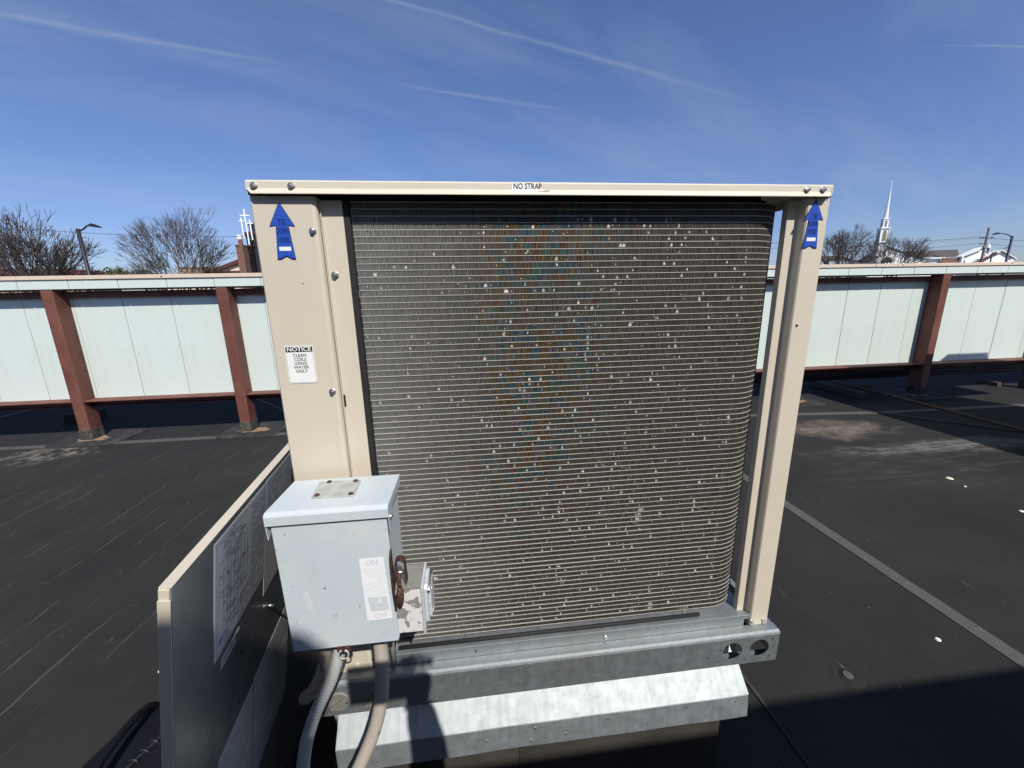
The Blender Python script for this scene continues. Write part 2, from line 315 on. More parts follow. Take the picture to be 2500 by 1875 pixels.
# ------------------------------------------------------------------ mesh helpers
class MB:
    def __init__(s): s.v = []; s.f = []; s.smooth = []
    def add(s, verts, faces, smooth=False):
        o = len(s.v); s.v += [tuple(v) for v in verts]; s.f += [tuple(o+i for i in f) for f in faces]; s.smooth += [smooth]*len(faces); return s
    def box(s, a, b):
        x0, y0, z0 = (min(a[i], b[i]) for i in range(3)); x1, y1, z1 = (max(a[i], b[i]) for i in range(3))
        return s.add([(x0,y0,z0),(x1,y0,z0),(x1,y1,z0),(x0,y1,z0),(x0,y0,z1),(x1,y0,z1),(x1,y1,z1),(x0,y1,z1)],
                     [(0,3,2,1),(4,5,6,7),(0,1,5,4),(1,2,6,5),(2,3,7,6),(3,0,4,7)])
    def prism(s, poly, axis, a, b):
        """polygon (2D, any winding) extruded along an axis; for axis y the polygon is (x,z), axis x -> (y,z), axis z -> (x,y)"""
        n = len(poly)
        def p3(q, t): return {'y': (q[0], t, q[1]), 'x': (t, q[0], q[1]), 'z': (q[0], q[1], t)}[axis]
        s.add([p3(q, a) for q in poly] + [p3(q, b) for q in poly],
              [tuple(range(n-1, -1, -1)), tuple(range(n, 2*n))] + [(i, (i+1) % n, n+(i+1) % n, n+i) for i in range(n)])
        return s
    def sheet(s, prof, t, axis, a, b, smooth=False):
        """open 2D profile thickened by t and extruded: folded sheet metal"""
        P2 = [Vector(p) for p in prof]; off = []
        for i, p in enumerate(P2):
            d0 = (P2[i]-P2[i-1]).normalized() if i else (P2[1]-P2[0]).normalized()
            d1 = (P2[i+1]-P2[i]).normalized() if i < len(P2)-1 else d0
            n0 = Vector((-d0.y, d0.x)); n1 = Vector((-d1.y, d1.x)); n = (n0+n1)
            n = n.normalized() if n.length > 1e-6 else n0
            off.append(p + n*t/max(.3, n.dot(n0)))
        return s.prism([tuple(p) for p in P2] + [tuple(p) for p in reversed(off)], axis, a, b)
    def tube(s, path, r, n=12, cap=True, rfun=None):
        pts = [Vector(p) for p in path]; rings = []
        t0 = (pts[1]-pts[0]).normalized(); ref = Vector((0, 0, 1)) if abs(t0.z) < .9 else Vector((1, 0, 0))
        u = t0.cross(ref).normalized(); o = len(s.v)
        for i, p in enumerate(pts):
            t = (pts[min(i+1, len(pts)-1)]-pts[max(i-1, 0)]).normalized()
            u = (u - t*u.dot(t)).normalized(); w = t.cross(u)
            rr = r[i] if isinstance(r, (list, tuple)) else r
            for k in range(n):
                a = 2*math.pi*k/n; s.v.append(tuple(p + (u*math.cos(a)+w*math.sin(a))*rr))
        for i in range(len(pts)-1):
            for k in range(n):
                s.f.append((o+i*n+k, o+i*n+(k+1) % n, o+(i+1)*n+(k+1) % n, o+(i+1)*n+k)); s.smooth.append(n > 4)
        if cap:
            s.f.append(tuple(o+k for k in range(n-1, -1, -1))); s.f.append(tuple(o+(len(pts)-1)*n+k for k in range(n))); s.smooth += [False, False]
        return s
    def lathe(s, c, prof, n=20, axis='z'):
        """profile of (radius, height) turned about an axis through c"""
        o = len(s.v)
        for (r, h) in prof:
            for k in range(n):
                a = 2*math.pi*k/n; ca, sa = r*math.cos(a), r*math.sin(a)
                s.v.append({'z': (c[0]+ca, c[1]+sa, c[2]+h), 'y': (c[0]+ca, c[1]-h, c[2]+sa), 'x': (c[0]+h, c[1]+ca, c[2]+sa)}[axis])
        for i in range(len(prof)-1):
            for k in range(n):
                s.f.append((o+i*n+k, o+i*n+(k+1) % n, o+(i+1)*n+(k+1) % n, o+(i+1)*n+k)); s.smooth.append(False)
        s.f.append(tuple(o+k for k in range(n-1, -1, -1))); s.f.append(tuple(o+(len(prof)-1)*n+k for k in range(n))); s.smooth += [False, False]
        return s
    def build(s, name, mat, parent=None, bevel=0, loc=None, **tags):
        me = bpy.data.meshes.new(name)
        vs = np.array(s.v, dtype=float); vs[:, 2] += EYE
        o = bpy.data.objects.new(name, me)
        if parent is not None:
            org = np.array(wloc(parent)); o.parent = parent
        else:
            org = np.array(loc) if loc is not None else np.array([(vs[:, 0].min()+vs[:, 0].max())/2, (vs[:, 1].min()+vs[:, 1].max())/2, vs[:, 2].min()])
            o.location = org
        me.from_pydata((vs-org).tolist(), [], s.f)
        me.polygons.foreach_set('use_smooth', s.smooth)
        me.materials.append(mat)
        COL.objects.link(o)
        bm = bmesh.new(); bm.from_mesh(me); bmesh.ops.recalc_face_normals(bm, faces=bm.faces); bm.to_mesh(me); bm.free()
        if bevel:
            md = o.modifiers.new('bevel', 'BEVEL'); md.width = bevel; md.segments = 2; md.limit_method = 'ANGLE'; md.angle_limit = R(35)
        for k, v in tags.items(): o[k] = v
        return o
WL = {}
def wloc(o):
    """world origin of a thing or part (nothing here is rotated or scaled)"""
    l = Vector(o.location); p = o.parent
    while p: l += Vector(p.location); p = p.parent
    return l
def empty(name, x, y, zrel, label, cat, group=None):
    o = bpy.data.objects.new(name, None); o.empty_display_size = .1; o.location = (x, y, zrel+EYE); COL.objects.link(o)
    o['label'] = label; o['category'] = cat
    if group: o['group'] = group
    return o
def tag(o, label, cat, group=None):
    o['label'] = label; o['category'] = cat
    if group: o['group'] = group
    return o
def copy_part(o, dx, dy, dz, parent=None):
    c = o.copy(); c.location = Vector(o.location)+Vector((dx, dy, dz)); c.parent = parent or o.parent; COL.objects.link(c); return c
def structure(o): o['kind'] = 'structure'; return o

def text(name, body, size, mat, parent, at, ux=Vector((1, 0, 0)), uz=Vector((0, 0, 1)), align='CENTER', bold=0., sx=1.):
    """flat print: real letter outlines lying on a surface; at is in eye-relative coordinates"""
    cu = bpy.data.curves.new('t', 'FONT'); cu.body = body; cu.size = size; cu.align_x = align; cu.align_y = 'CENTER'; cu.offset = bold
    cu.space_character = 1.0; cu.resolution_u = 3
    tmp = bpy.data.objects.new('t', cu); COL.objects.link(tmp)
    dg = bpy.context.evaluated_depsgraph_get(); me = bpy.data.meshes.new_from_object(tmp.evaluated_get(dg))
    bpy.data.objects.remove(tmp); bpy.data.curves.remove(cu)
    org = wloc(parent)
    A = Vector((at[0], at[1], at[2]+EYE))
    for v in me.vertices:
        v.co = A + ux*v.co.x*sx + uz*v.co.y - org
    me.name = name; me.materials.clear(); me.materials.append(mat)
    o = bpy.data.objects.new(name, me); o.parent = parent; COL.objects.link(o); return o

def bolt(parent, x, y, z, name='screw', mat=None, r=.0062, deep=.0045, rot=0.):
    """hex head screw with a built-in washer, pointing to -y"""
    b = MB(); b.lathe((x, y, z), [(r, 0), (r*1.02, .0009), (r*.9, .0014)], 16, 'y')
    hexp = [(x+r*.66*math.cos(R(60*k)+rot), z+r*.66*math.sin(R(60*k)+rot)) for k in range(6)]
    b.prism(hexp, 'y', y-.0012, y-deep-.0012)
    b.lathe((x, y-deep-.0012, z), [(r*.38, -.0002), (r*.34, .0006)], 10, 'y')
    return b.build(name, mat or ZINC, parent, .0003)

# ================================================================== SETTING: roof, ground
r_ = MB().box((-26, -16, -6.6), (34, 15, -1.5)); roof = structure(r_.build('roof', ROOFM, loc=(0, 0, 0)))
g = MB().add([(-900, -900, -6.5), (900, -900, -6.5), (900, 900, -6.5), (-900, 900, -6.5)], [(0, 1, 2, 3)])
ground = structure(g.build('ground', GROUND, loc=(0, 0, -5)))
def strip(pts, w, name, mat, h=.004, wob=0.):
    """membrane lap lying on the roof along a polyline"""
    b = MB(); n = len(pts)
    for i in range(n-1):
        pass
    vs = []; P2 = [Vector(p) for p in pts]
    fine = []
    for i in range(n-1):
        k = max(1, int((P2[i+1]-P2[i]).length/.15))
        fine += [P2[i].lerp(P2[i+1], j/k) for j in range(k)]
    fine.append(P2[-1]); m_ = len(fine)
    for i, p in enumerate(fine):
        d = (fine[min(i+1, m_-1)]-fine[max(i-1, 0)]).normalized(); q = Vector((-d.y, d.x))*(w/2)
        j = random.uniform(-wob, wob)
        for sgn in (1, -1):
            e = p+q*sgn+q.normalized()*j; vs += [(e.x, e.y, -1.5+.0005), (e.x, e.y, -1.5+h)]
    fs = []
    for i in range(m_-1):
        a = i*4; c = a+4
        fs += [(a+1, a+3, c+3, c+1), (a, a+1, c+1, c), (a+2, c+2, c+3, a+3)]
    fs += [(0, 2, 3, 1), (4*m_-4, 4*m_-3, 4*m_-1, 4*m_-2)]
    return b.add(vs, fs).build(name, mat, roof)
strip([(2.17, -6), (2.175, 4.40)], .075, 'seam_strip', TAPE, .004, .002)
strip([(-9, 4.50), (-4.6, 4.47), (1.0, 4.44), (4.9, 4.02), (12, 3.9)], .085, 'seam_strip', TAPE, .005, .003)
strip([(-5.4, 2.9), (-4.9, 3.72), (-4.38, 4.36)], .05, 'seam_strip', TAPE, .0085, .006)
strip([(4.75, 4.1), (6.2, 2.6), (7.4, 1.1)], .06, 'seam_strip', PATCH, .009, .002)
strip([(-6.4, 3.0), (-6.1, 8.6)], .09, 'seam_strip', TAPE, .0095, .003)
strip([(-2.0, 4.9), (-4.6, 7.6)], .04, 'seam_strip', TAPE, .006, .003)
strip([(1.05, -6), (1.02, 1.35), (.92, 3.8)], .012, 'seam_strip', PATCH, .006, .002)
for (cx_, cy_, rx_, ry_, mt_, nm) in ((-4.15, 4.66, .36, .28, PATCH, 'membrane_patch'), (-2.5, 4.66, .33, .27, PATCH, 'membrane_patch'), (6.1, 4.66, .33, .28, PATCH, 'membrane_patch'), (4.25, 4.66, .33, .28, PATCH, 'membrane_patch')):
    ps = [(cx_+rx_*max(-1, min(1, 1.25*math.cos(a)))*random.uniform(.97, 1.03), cy_+ry_*max(-1, min(1, 1.25*math.sin(a)))*random.uniform(.97, 1.03)) for a in np.linspace(0, 2*math.pi, 25)[:-1]]
    MB().prism(ps, 'z', -1.4995, -1.487).build(nm, mt_, roof, .003)
    ps = [(cx_-.0+.17*math.cos(a)*random.uniform(.5, 1.15), cy_-.04+.10*math.sin(a)*random.uniform(.6, 1.2)) for a in np.linspace(0, 2*math.pi, 27)[:-1]]
    MB().prism(ps, 'z', -1.4865, -1.4845).build('rust_silt', SILT, roof)
# buried plate under the sheet: ring of silt with a raised centre
MB().lathe((1.43, 1.09, -1.4995), [(.075, 0), (.06, .002), (.045, .002), (.035, .007), (.012, .009)], 28).build('fastener_bump', ROOFM, roof)
MB().lathe((1.42, 1.10, -1.489), [(.018, 0), (.016, .002), (.006, .003)], 14).build('silt_spot', TAPE, roof)
for (x_, y_, r0, m_) in ((1.957, 1.202, .0112, WHITE), (3.719, 2.466, .024, CREAM), (3.677, 2.336, .0091, WHITE), (-1.329, 1.483, .009, WHITE), (3.632, 1.993, .014, WHITE)):
    tag(MB().lathe((x_, y_, -1.4995), [(r0, 0), (r0*.8, .004), (r0*.3, .006)], 9).build('pebble', m_), {0.0112: 'small round white fleck lying on the roof right of the unit', .024: 'largest pale cream pebble on the roof beyond the dried silt', .0091: 'tiny white crumb just in front of the cream pebble on the roof', .009: 'white crumb on the black roof left of the leaning door', .014: 'pale chip on the roof near the right edge of the photo'}[r0], 'pebble')

# ================================================================== SCREEN WALL
wall = empty('screen_wall', 1, 4.6, -1.5, 'long pale green panel screen wall on red steel posts across the roof edge', 'screen wall')
# strip panels (upper band)
XS = -3.976; PS = .4568
base = None
sp = MB().box((XS+.003, 4.570, .1175), (XS+PS-.003, 4.592, .208)).build('fascia_panel', PANEL, wall, .0015)
for k in range(-13, 27):
    if k: copy_part(sp, k*PS, random.uniform(-.0012, .0012), 0)
XL = -4.119; PL = .4748
lp = MB().box((XL+.0025, 4.735, -1.056), (XL+PL-.0025, 4.759, .085)).build('wall_panel', PANEL, wall, .0015)
for k in range(-12, 26):
    if k: copy_part(lp, k*PL, random.uniform(-.0015, .0015), 0)
MB().box((-9.8, 4.594, .125), (14.2, 4.60, .20)).box((-9.8, 4.761, -1.04), (14.2, 4.767, .08)).build('backing_sheet', VOID, wall)
cp = MB()
for k in range(8):
    x0 = -9.9+k*3.05; cp = MB().box((x0+.001, 4.556, .210), (x0+3.048, 4.79, .2485)); cp.build('coping', COPING, wall, .003)
for (x_, z_) in ((-3.09, .226), (5.05, .229), (5.42, .229), (7.0, .236)):
    MB().lathe((x_, 4.5555, z_), [(.007, 0), (.007, .002)], 10, 'y').build('rivet_hole', HOLE, wall)
MB().sheet([(4.732, .094), (4.69, .094), (4.69, .030), (4.732, .030)], .005, 'x', -9.8, 14.2).box((-9.8, 4.602, .104), (14.2, 4.760, .1245)).build('top_rail', RED, wall)
PX = [-7.6, -5.9, -4.2, -2.557, -.8, .95, 2.6, 4.235, 6.123, 7.95, 9.75, 11.5]
edges = [-9.8]+PX+[14.2]
for i in range(len(edges)-1):
    a = edges[i]+(.0585 if i else 0); c = edges[i+1]-(.0585 if i < len(edges)-2 else 0)
    MB().box((a, 4.578, -1.062), (c, 4.7325, -1.052)).box((a, 4.72, -1.130), (c, 4.726, -1.062)).box((a, 4.67, -1.136), (c, 4.726, -1.130)).build('bottom_rail', RED, wall, .002)
for i, x_ in enumerate(PX):
    MB().box((x_-.057, 4.575, -1.5), (x_+.057, 4.7325, .116)).build('post', RED, wall, .012)
    MB().prism([(x_-.0625, -1.5), (x_+.0625, -1.5), (x_+.060, -1.372), (x_-.060, -1.365)], 'y', 4.569, 4.738).build('boot', BOOT, wall, .012)
# ---- pipes and sleepers behind the wall
pr_ = empty('pipe_rack', 9, 4.95, -1.5, 'dark pipes running side by side low behind the right half of the screen wall', 'pipes')
for (y_, z_, rr) in ((4.86, -1.175, .02), (4.93, -1.235, .028), (5.02, -1.30, .03)):
    MB().tube([(3.6, y_, z_), (13, y_, z_)], rr, 12).build('pipe', POLE, pr_)
for x_ in (4.0, 5.02, 7.35, 9.6):
    MB().tube([(x_, 4.93, -1.235), (x_+.06, 4.93, -1.235)], .037, 12).build('coupling', POLE, pr_)
    MB().box((x_+.35, 4.83, -1.5), (x_+.42, 5.07, -1.44)).build('support_block', WOOD, pr_)
gp = empty('gas_pipe', 5.36, 3.6, -1.5, 'rusty brown gas pipe slanting across the shaded roof at right', 'pipe')
MB().tube([(5.44, 5.6, -1.395), (5.36, 4.2, -1.40), (5.31, 3.06, -1.405), (5.28, 1.6, -1.405)], .0185, 12).build('pipe', GASP, gp)
MB().tube([(5.375, 4.42, -1.40), (5.371, 4.35, -1.40)], .027, 12).build('coupling', GASP, gp)
s = MB().box((5.22, 4.60, -1.5), (5.36, 5.46, -1.42)); tag(s.build('timber_sleeper', WOOD, None, .004), 'long weathered timber sleeper lying under the screen wall beside the gas pipe', 'timber')
s = MB().box((5.50, 4.92, -1.5), (5.74, 5.06, -1.40)); tag(s.build('timber_sleeper', WOOD, None, .004), 'short timber block behind the wall next to the long sleeper', 'timber')
s = MB().prism([(-5.12, -1.5), (-4.80, -1.5), (-4.81, -1.39), (-5.10, -1.39)], 'y', 5.35, 5.6); tag(s.build('roof_vent_curb', PATCH, None, .01), 'low black membrane covered curb in the shade behind the left post', 'roof curb')

# ================================================================== ROOFTOP UNIT
unit = empty('rooftop_unit', .18, 1.3, -.90, 'large beige rooftop condenser unit with its wide finned coil facing the viewer', 'air conditioner')
X0, X1, YB = -.349, .702, 1.95
# lid: top skin plus folded flange with flared lip and clipped corners
lid = MB()
prof = [(.7445, .1865), (.7420, .1840), (.7420, .1735), (.7375, .1655), (.7375, .1640)]
nl = 44
for (xs, xe) in ((X0, X1),):
    vs = []; fs = []
    full = [(YB, .1865)]+prof+[(.7385, .1640), (.7430, .1735), (.7430, .1825), (YB, .1825)]
    npf = len(full)
    for i in range(nl+1):
        x = xs+(xe-xs)*i/nl
        edge = (i in (0, nl))
        for j, (y_, z_) in enumerate(full):
            w_ = .00035*math.sin(9*x+3)+.00025*math.sin(31*x) if 1 <= j <= 6 else 0
            xx = x
            if edge and z_ < .17: xx = x + (.008 if i == 0 else -.008)
            vs.append((xx, y_+w_, z_))
    for i in range(nl):
        for j in range(npf): fs.append((i*npf+j, i*npf+(j+1) % npf, (i+1)*npf+(j+1) % npf, (i+1)*npf+j))
    fs += [tuple(range(npf)), tuple(nl*npf+j for j in range(npf-1, -1, -1))]
    lid.add(vs, fs)
lid.box((X0, .7435, .164), (X0+.001, YB, .1862)).box((X1-.001, .7435, .164), (X1, YB, .1862)).box((X0, YB, .164), (X1, YB+.001, .1862))
lido = lid.build('lid', BEIGE2, unit, .0008)
for x_ in (-.336, -.278, .647, .680): bolt(unit, x_, .742, .1765, rot=random.random())
# black box added under the lid to block light and deepen the shade
MB().box((X0+.01, .80, .150), (.60, YB-.02, .181)).build('lid_light_block', VOID, unit)
# torn NO STRAP sticker: thin sheet following the flange bend
ns = MB(); xs_ = [.0865, .0875, .12, .128, .1395, .154, .1555]
zt = .1838
def nsy(z): return .7418-.0003 if z > .1735 else .7418-.0003-(.1735-z)*.56
sv = []; sf = []
bot = [.1725, .1672, .1670, .1690, .1726, .1740, .1745]
for i, x_ in enumerate(xs_):
    for z_ in (zt-.0003, .1735+.0002, min(.1735, bot[i])):
        sv.append((x_, nsy(z_), z_))
for i in range(len(xs_)-1):
    for j in range(2): sf.append((i*3+j, i*3+j+1, (i+1)*3+j+1, (i+1)*3+j))
nso = ns.add(sv, sf).build('sticker', WHITE, unit); nso['label'] = 'torn white sticker reading NO STRAP on the lid edge'
text('lettering', 'NO STRAP', .0132, INK, nso, (.1142, .7413, .1786), bold=.00025, sx=.80)
for (a, c) in (((.139, .1705), (.1535, .1728)), ((.132, .1700), (.1385, .1722)), ((.1235, .1700), (.1252, .1722))):
    MB().prism([(a[0], a[1]), (c[0]-.004, a[1]-.0012), (c[0], c[1]), ((a[0]+c[0])/2, c[1]-.0002)], 'y', .7404-.0014, .7401-.0014).build('tear', PLATE, nso)
# ---- left corner post: face panel with rolled right edge, recessed strip, foam gasket
MB().sheet([(-.350, .90), (-.350, .7525), (-.3475, .750), (-.2530, .750), (-.2475, .7520), (-.2455, .7570), (-.2455, .790)], .0012, 'z', -.82, .1636).build('corner_post', BEIGE, unit, .0006)
MB().box((-.3515, .90, -.82), (-.3495, YB, .16)).build('side_panel', BEIGE, unit)
MB().box((-.2450, .765, -.785), (-.2075, .790, .16)).build('coil_cover_strip', BEIGE, unit, .001)
MB().box((-.2440, .7600, -.785), (-.2425, .7655, .16)).build('strip_hem', BEIGE, unit, .0005)
MB().box((-.2072, .7655, -.787), (-.1970, .800, .162)).build('gasket', FOAM, unit, .0015)
MB().box((-.243, .7638, -.2085), (-.2395, .7648, -.1855)).build('slot', HOLE, unit)
bolt(unit, -.256, .750, .108, rot=.3); bolt(unit, -.2325, .765, .0355, r=.0068, rot=.8); bolt(unit, -.257, .750, -.175, rot=.1)
MB().lathe((-.283, .7496, .022), [(.0009, 0), (.0009, .0006)], 6, 'y').build('paint_chip', HOLE, unit)
bolt(unit, -.277, .750, -.800, r=.006, mat=BEIGE)
# ---- right corner post
MB().sheet([(.640, .7705), (.658, .7705), (.6605, .7690), (.6605, .7530), (.6630, .750), (.7045, .750), (.7080, .7525), (.7080, .79)], .0012, 'z', -.822, .1636).build('corner_post', BEIGE, unit, .0006)
MB().box((.6375, .7702, -.802), (.640, .785, .162)).build('post_hem', BEIGE, unit, .0006)
MB().lathe((.673, .7497, -.079), [(.0026, 0), (.0026, .0008)], 14, 'y').build('screw_hole', HOLE, unit)
bolt(unit, .664, .750, -.806, r=.0055); bolt(unit, .696, .750, -.806, r=.0055)
MB().box((X1-.04, 1.88, -.82), (X1+.006, YB, .16)).build('rear_post', BEIGE, unit, .001)
MB().box((X0, YB-.002, -.82), (X1, YB, .16)).build('rear_panel', BEIGE, unit)
# ---- stickers
def arrow(cx, tip, bot, lean=0.):
    H = tip-bot; w = .0205
    pts = [(0, 0), (w, -.0385/.093*H), (.0102, -.0365/.093*H), (.0152, -.0925/.093*H), (.009, -.0925/.093*H), (0, -.0875/.093*H), (-.009, -.0925/.093*H), (-.0152, -.0925/.093*H), (-.0102, -.0365/.093*H), (-w, -.0385/.093*H)]
    def sh(p, g): return (cx+p[0]*g+lean*p[1], tip-.047*(1-g)+p[1]*g)
    a = MB().prism([sh(p, 1.) for p in pts], 'y', .7494, .7491).build('arrow_sticker', BLUEINK, unit)
    MB().prism([sh(p, .955) for p in pts], 'y', .74905, .7488).build('arrow_field', BLUE, a)
    for t_, f_, s_ in (('TIE', .352, .0132), ('DOWN', .500, .0132), ('HERE', .655, .0132)):
        text('lettering', t_, s_, BLUEINK, a, (cx+lean*(-f_*H), .7486, tip-f_*H), bold=.0001, sx={'TIE': .76, 'DOWN': .48, 'HERE': .60}[t_])
    MB().box((cx-.0095+lean*-.8*H, .7487, tip-.84*H), (cx+.0095+lean*-.8*H, .7485, tip-.77*H)).build('code_blank', WHITE, a)
    a['label'] = 'blue arrow sticker reading TIE DOWN HERE'
    return a
arrow(-.3040, .1545, .0615, 0.); arrow(.6765, .1625, .071, 0.)
# NOTICE label
nb = MB().box((-.3300, .7494, -.1560), (-.2810, .7491, -.0868)).build('notice_sticker', WHITE, unit); nb['label'] = 'white sticker reading NOTICE CLEAN COILS USING WATER ONLY'
MB().box((-.3284, .7490, -.0980), (-.2826, .7488, -.0885)).build('header_band', INK, nb)
text('lettering', 'NOTICE', .0104, WHITE, nb, (-.3055, .7486, -.0932), bold=.00022, sx=1.1)
for i, t_ in enumerate(('CLEAN', 'COILS', 'USING', 'WATER', 'ONLY')):
    text('lettering', t_, .0080, INK, nb, (-.3055, .7489, -.1045-i*.0073), bold=.0001, sx=.95)
fr = MB()
for a, c in (((-.3287, -.1548), (-.3284, -.0885)), ((-.2826, -.1548), (-.2823, -.0885)), ((-.3287, -.1548), (-.2823, -.1545))):
    fr.box((a[0], .7490, a[1]), (c[0], .74885, c[1]))
fr.build('border_line', INK, nb)

# ---- coil
coil_path = []
for t in np.linspace(-.196, .571, 3): coil_path.append((t, .775, 0, -1))
for k in range(1, 13):
    a = R(90*k/12); coil_path.append((.571+.09*math.sin(a), .865-.09*math.cos(a), math.sin(a), -math.cos(a)))
coil_path.append((.661, 1.80, 1, 0))
def ribbon(z0, z1, d0, d1):
    vs = []; fs = []
    for (x_, y_, nx, ny) in coil_path:
        for (d, z_) in ((d0, z0), (d0, z1), (d1, z1), (d1, z0)): vs.append((x_-nx*d, y_-ny*d, z_))
    n = len(coil_path)
    for i in range(n-1):
        for j in range(4): fs.append((i*4+j, i*4+(j+1) % 4, (i+1)*4+(j+1) % 4, (i+1)*4+j))
    fs += [(0, 1, 2, 3), (4*n-1, 4*n-2, 4*n-3, 4*n-4)]
    return MB().add(vs, fs)
NT = 81
t0_ = ribbon(TUBE0-.00045, TUBE0+.00045, 0, .018).build('coil_tube', TUBE, unit)
for k in range(1, NT):
    copy_part(t0_, random.uniform(-.0006, .0004), random.uniform(-.0004, .0004), -k*PITCH)
ribbon(-.786, .17, .0165, .019).build('coil_shade_sheet', VOID, unit)  # black sheet added to stop light, standing in for unlit coil depth
# fins: each a thin leaf between two tubes, every one slightly out of true
vs = []; fs = []
fp = .00145
ss = np.arange(-.1955, .571, fp); tot = []
for x_ in ss: tot.append((x_, .775, 0., -1.))
for a in np.arange(0, math.pi/2, fp/.09): tot.append((.571+.09*math.sin(a), .865-.09*math.cos(a), math.sin(a), -math.cos(a)))
for y_ in np.arange(.865, 1.3, fp*3): tot.append((.661, y_, 1., 0.))
tot = np.array(tot); nf = len(tot)
V = []
damage = rng.random((NT, nf//9+2)) < .045
for k in range(NT-1):
    zt_ = TUBE0-k*PITCH-.0005; zb = zt_-PITCH+.0010
    zt_ += EYE; zb += EYE
    x_, y_, nx, ny = tot.T
    tx, ty = -ny, nx
    tw = rng.normal(0, .00022, nf) + np.where(damage[k][np.arange(nf)//9], rng.normal(0, .0007, nf), 0)
    tw2 = rng.normal(0, .00016, nf); rec = .0003+rng.random(nf)*.0006
    def pt(z, sh, d): return np.stack([x_+tx*sh-nx*d, y_+ty*sh-ny*d, np.full(nf, z)], 1)
    hw = .00020+rng.random(nf)*.00016; vh = fp/2-.00012
    A = [(tw-hw, rec), (tw+hw, rec+.0001), (0*tw+vh, rec+.0034), (0*tw+vh+.00024, rec+.0034), (tw*0-vh, rec+.0034)]
    def q4(i, j):
        (a0, d0), (a1, d1) = A[i], A[j]
        return np.stack([pt(zb, a0, d0), pt(zb, a1, d1), pt(zt_, a1+tw2, d1), pt(zt_, a0+tw2, d0)], 1).reshape(-1, 3)
    V += [q4(0, 1), q4(1, 2), q4(2, 3), q4(4, 0)]
V = np.concatenate(V); nq = len(V)//4
me = bpy.data.meshes.new('fins'); me.vertices.add(len(V)); me.loops.add(len(V)); me.polygons.add(nq)
org = np.array(unit.location)
me.vertices.foreach_set('co', (V-org).ravel()); me.loops.foreach_set('vertex_index', np.arange(len(V)))
me.polygons.foreach_set('loop_start', np.arange(0, len(V), 4)); me.polygons.foreach_set('loop_total', np.full(nq, 4)); me.update(); me.validate()
# material coordinates: x as world x, z as world height
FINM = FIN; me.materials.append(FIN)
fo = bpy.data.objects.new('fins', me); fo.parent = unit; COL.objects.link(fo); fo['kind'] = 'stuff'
# bent and flattened fin tips catching the sun
b = MB()
for i in range(900):
    x_ = min(.563, max(-.19, random.gauss(.27, .19))); k = random.randrange(2, NT-2)
    if random.random() < .3: x_ = random.uniform(-.19, .563)
    zlo = TUBE0-(k+1)*PITCH+.0010; big = random.random()**2.2
    base_ = zlo+random.uniform(0, PITCH*.55*(1-big))
    n_ = 1+int(4.2*big+random.random()*.6)
    for j in range(n_):
        c_ = abs(j-(n_-1)/2)/max(1, n_/2)
        h2 = PITCH*(.26+.74*big)*(1-.55*c_)*random.uniform(.7, 1.1); xx = x_+(j-(n_-1)/2)*.00105+random.uniform(-.0002, .0002)
        w_ = random.uniform(.0004, .0007)*(1+.5*big); z0 = base_+random.uniform(0, .0012); z1 = min(z0+h2, zlo+PITCH-.0016); yy = .7752+random.uniform(0, .0004); zm_ = z0+(z1-z0)*.45
        ln = random.uniform(-.0008, .0008)
        b.add([(xx-w_*.5, yy, z0), (xx+w_*.6, yy, z0), (xx+w_, yy-.0002, zm_), (xx+ln, yy+.0003, z1), (xx-w_, yy-.0001, zm_-.0005)], [(0, 1, 2, 3, 4)])
for (x_, z_, n_, r0) in ((.365, -.50, 26, .007), (.372, -.483, 16, .005), (.50, -.772, 14, .012), (.41, -.745, 22, .006), (.405, -.70, 12, .004)):
    for i in range(n_):
        xx = x_+random.gauss(0, r0*.5); k = round((TUBE0-(z_+random.gauss(0, r0*.9)))/PITCH); zm = TUBE0-k*PITCH-PITCH*.5
        b.add([(xx-.0006, .7754, zm-.003), (xx+.0008, .7757, zm-.0028), (xx+.0004, .776, zm+.0035), (xx-.0003, .776, zm+.003)], [(0, 1, 2, 3)])
o = b.build('bent_fins', BENT, unit); o['kind'] = 'stuff'
MB().box((-.196, .7755, -.800), (-.1945, .79, .15)).build('coil_end_sheet', ZINC, unit)
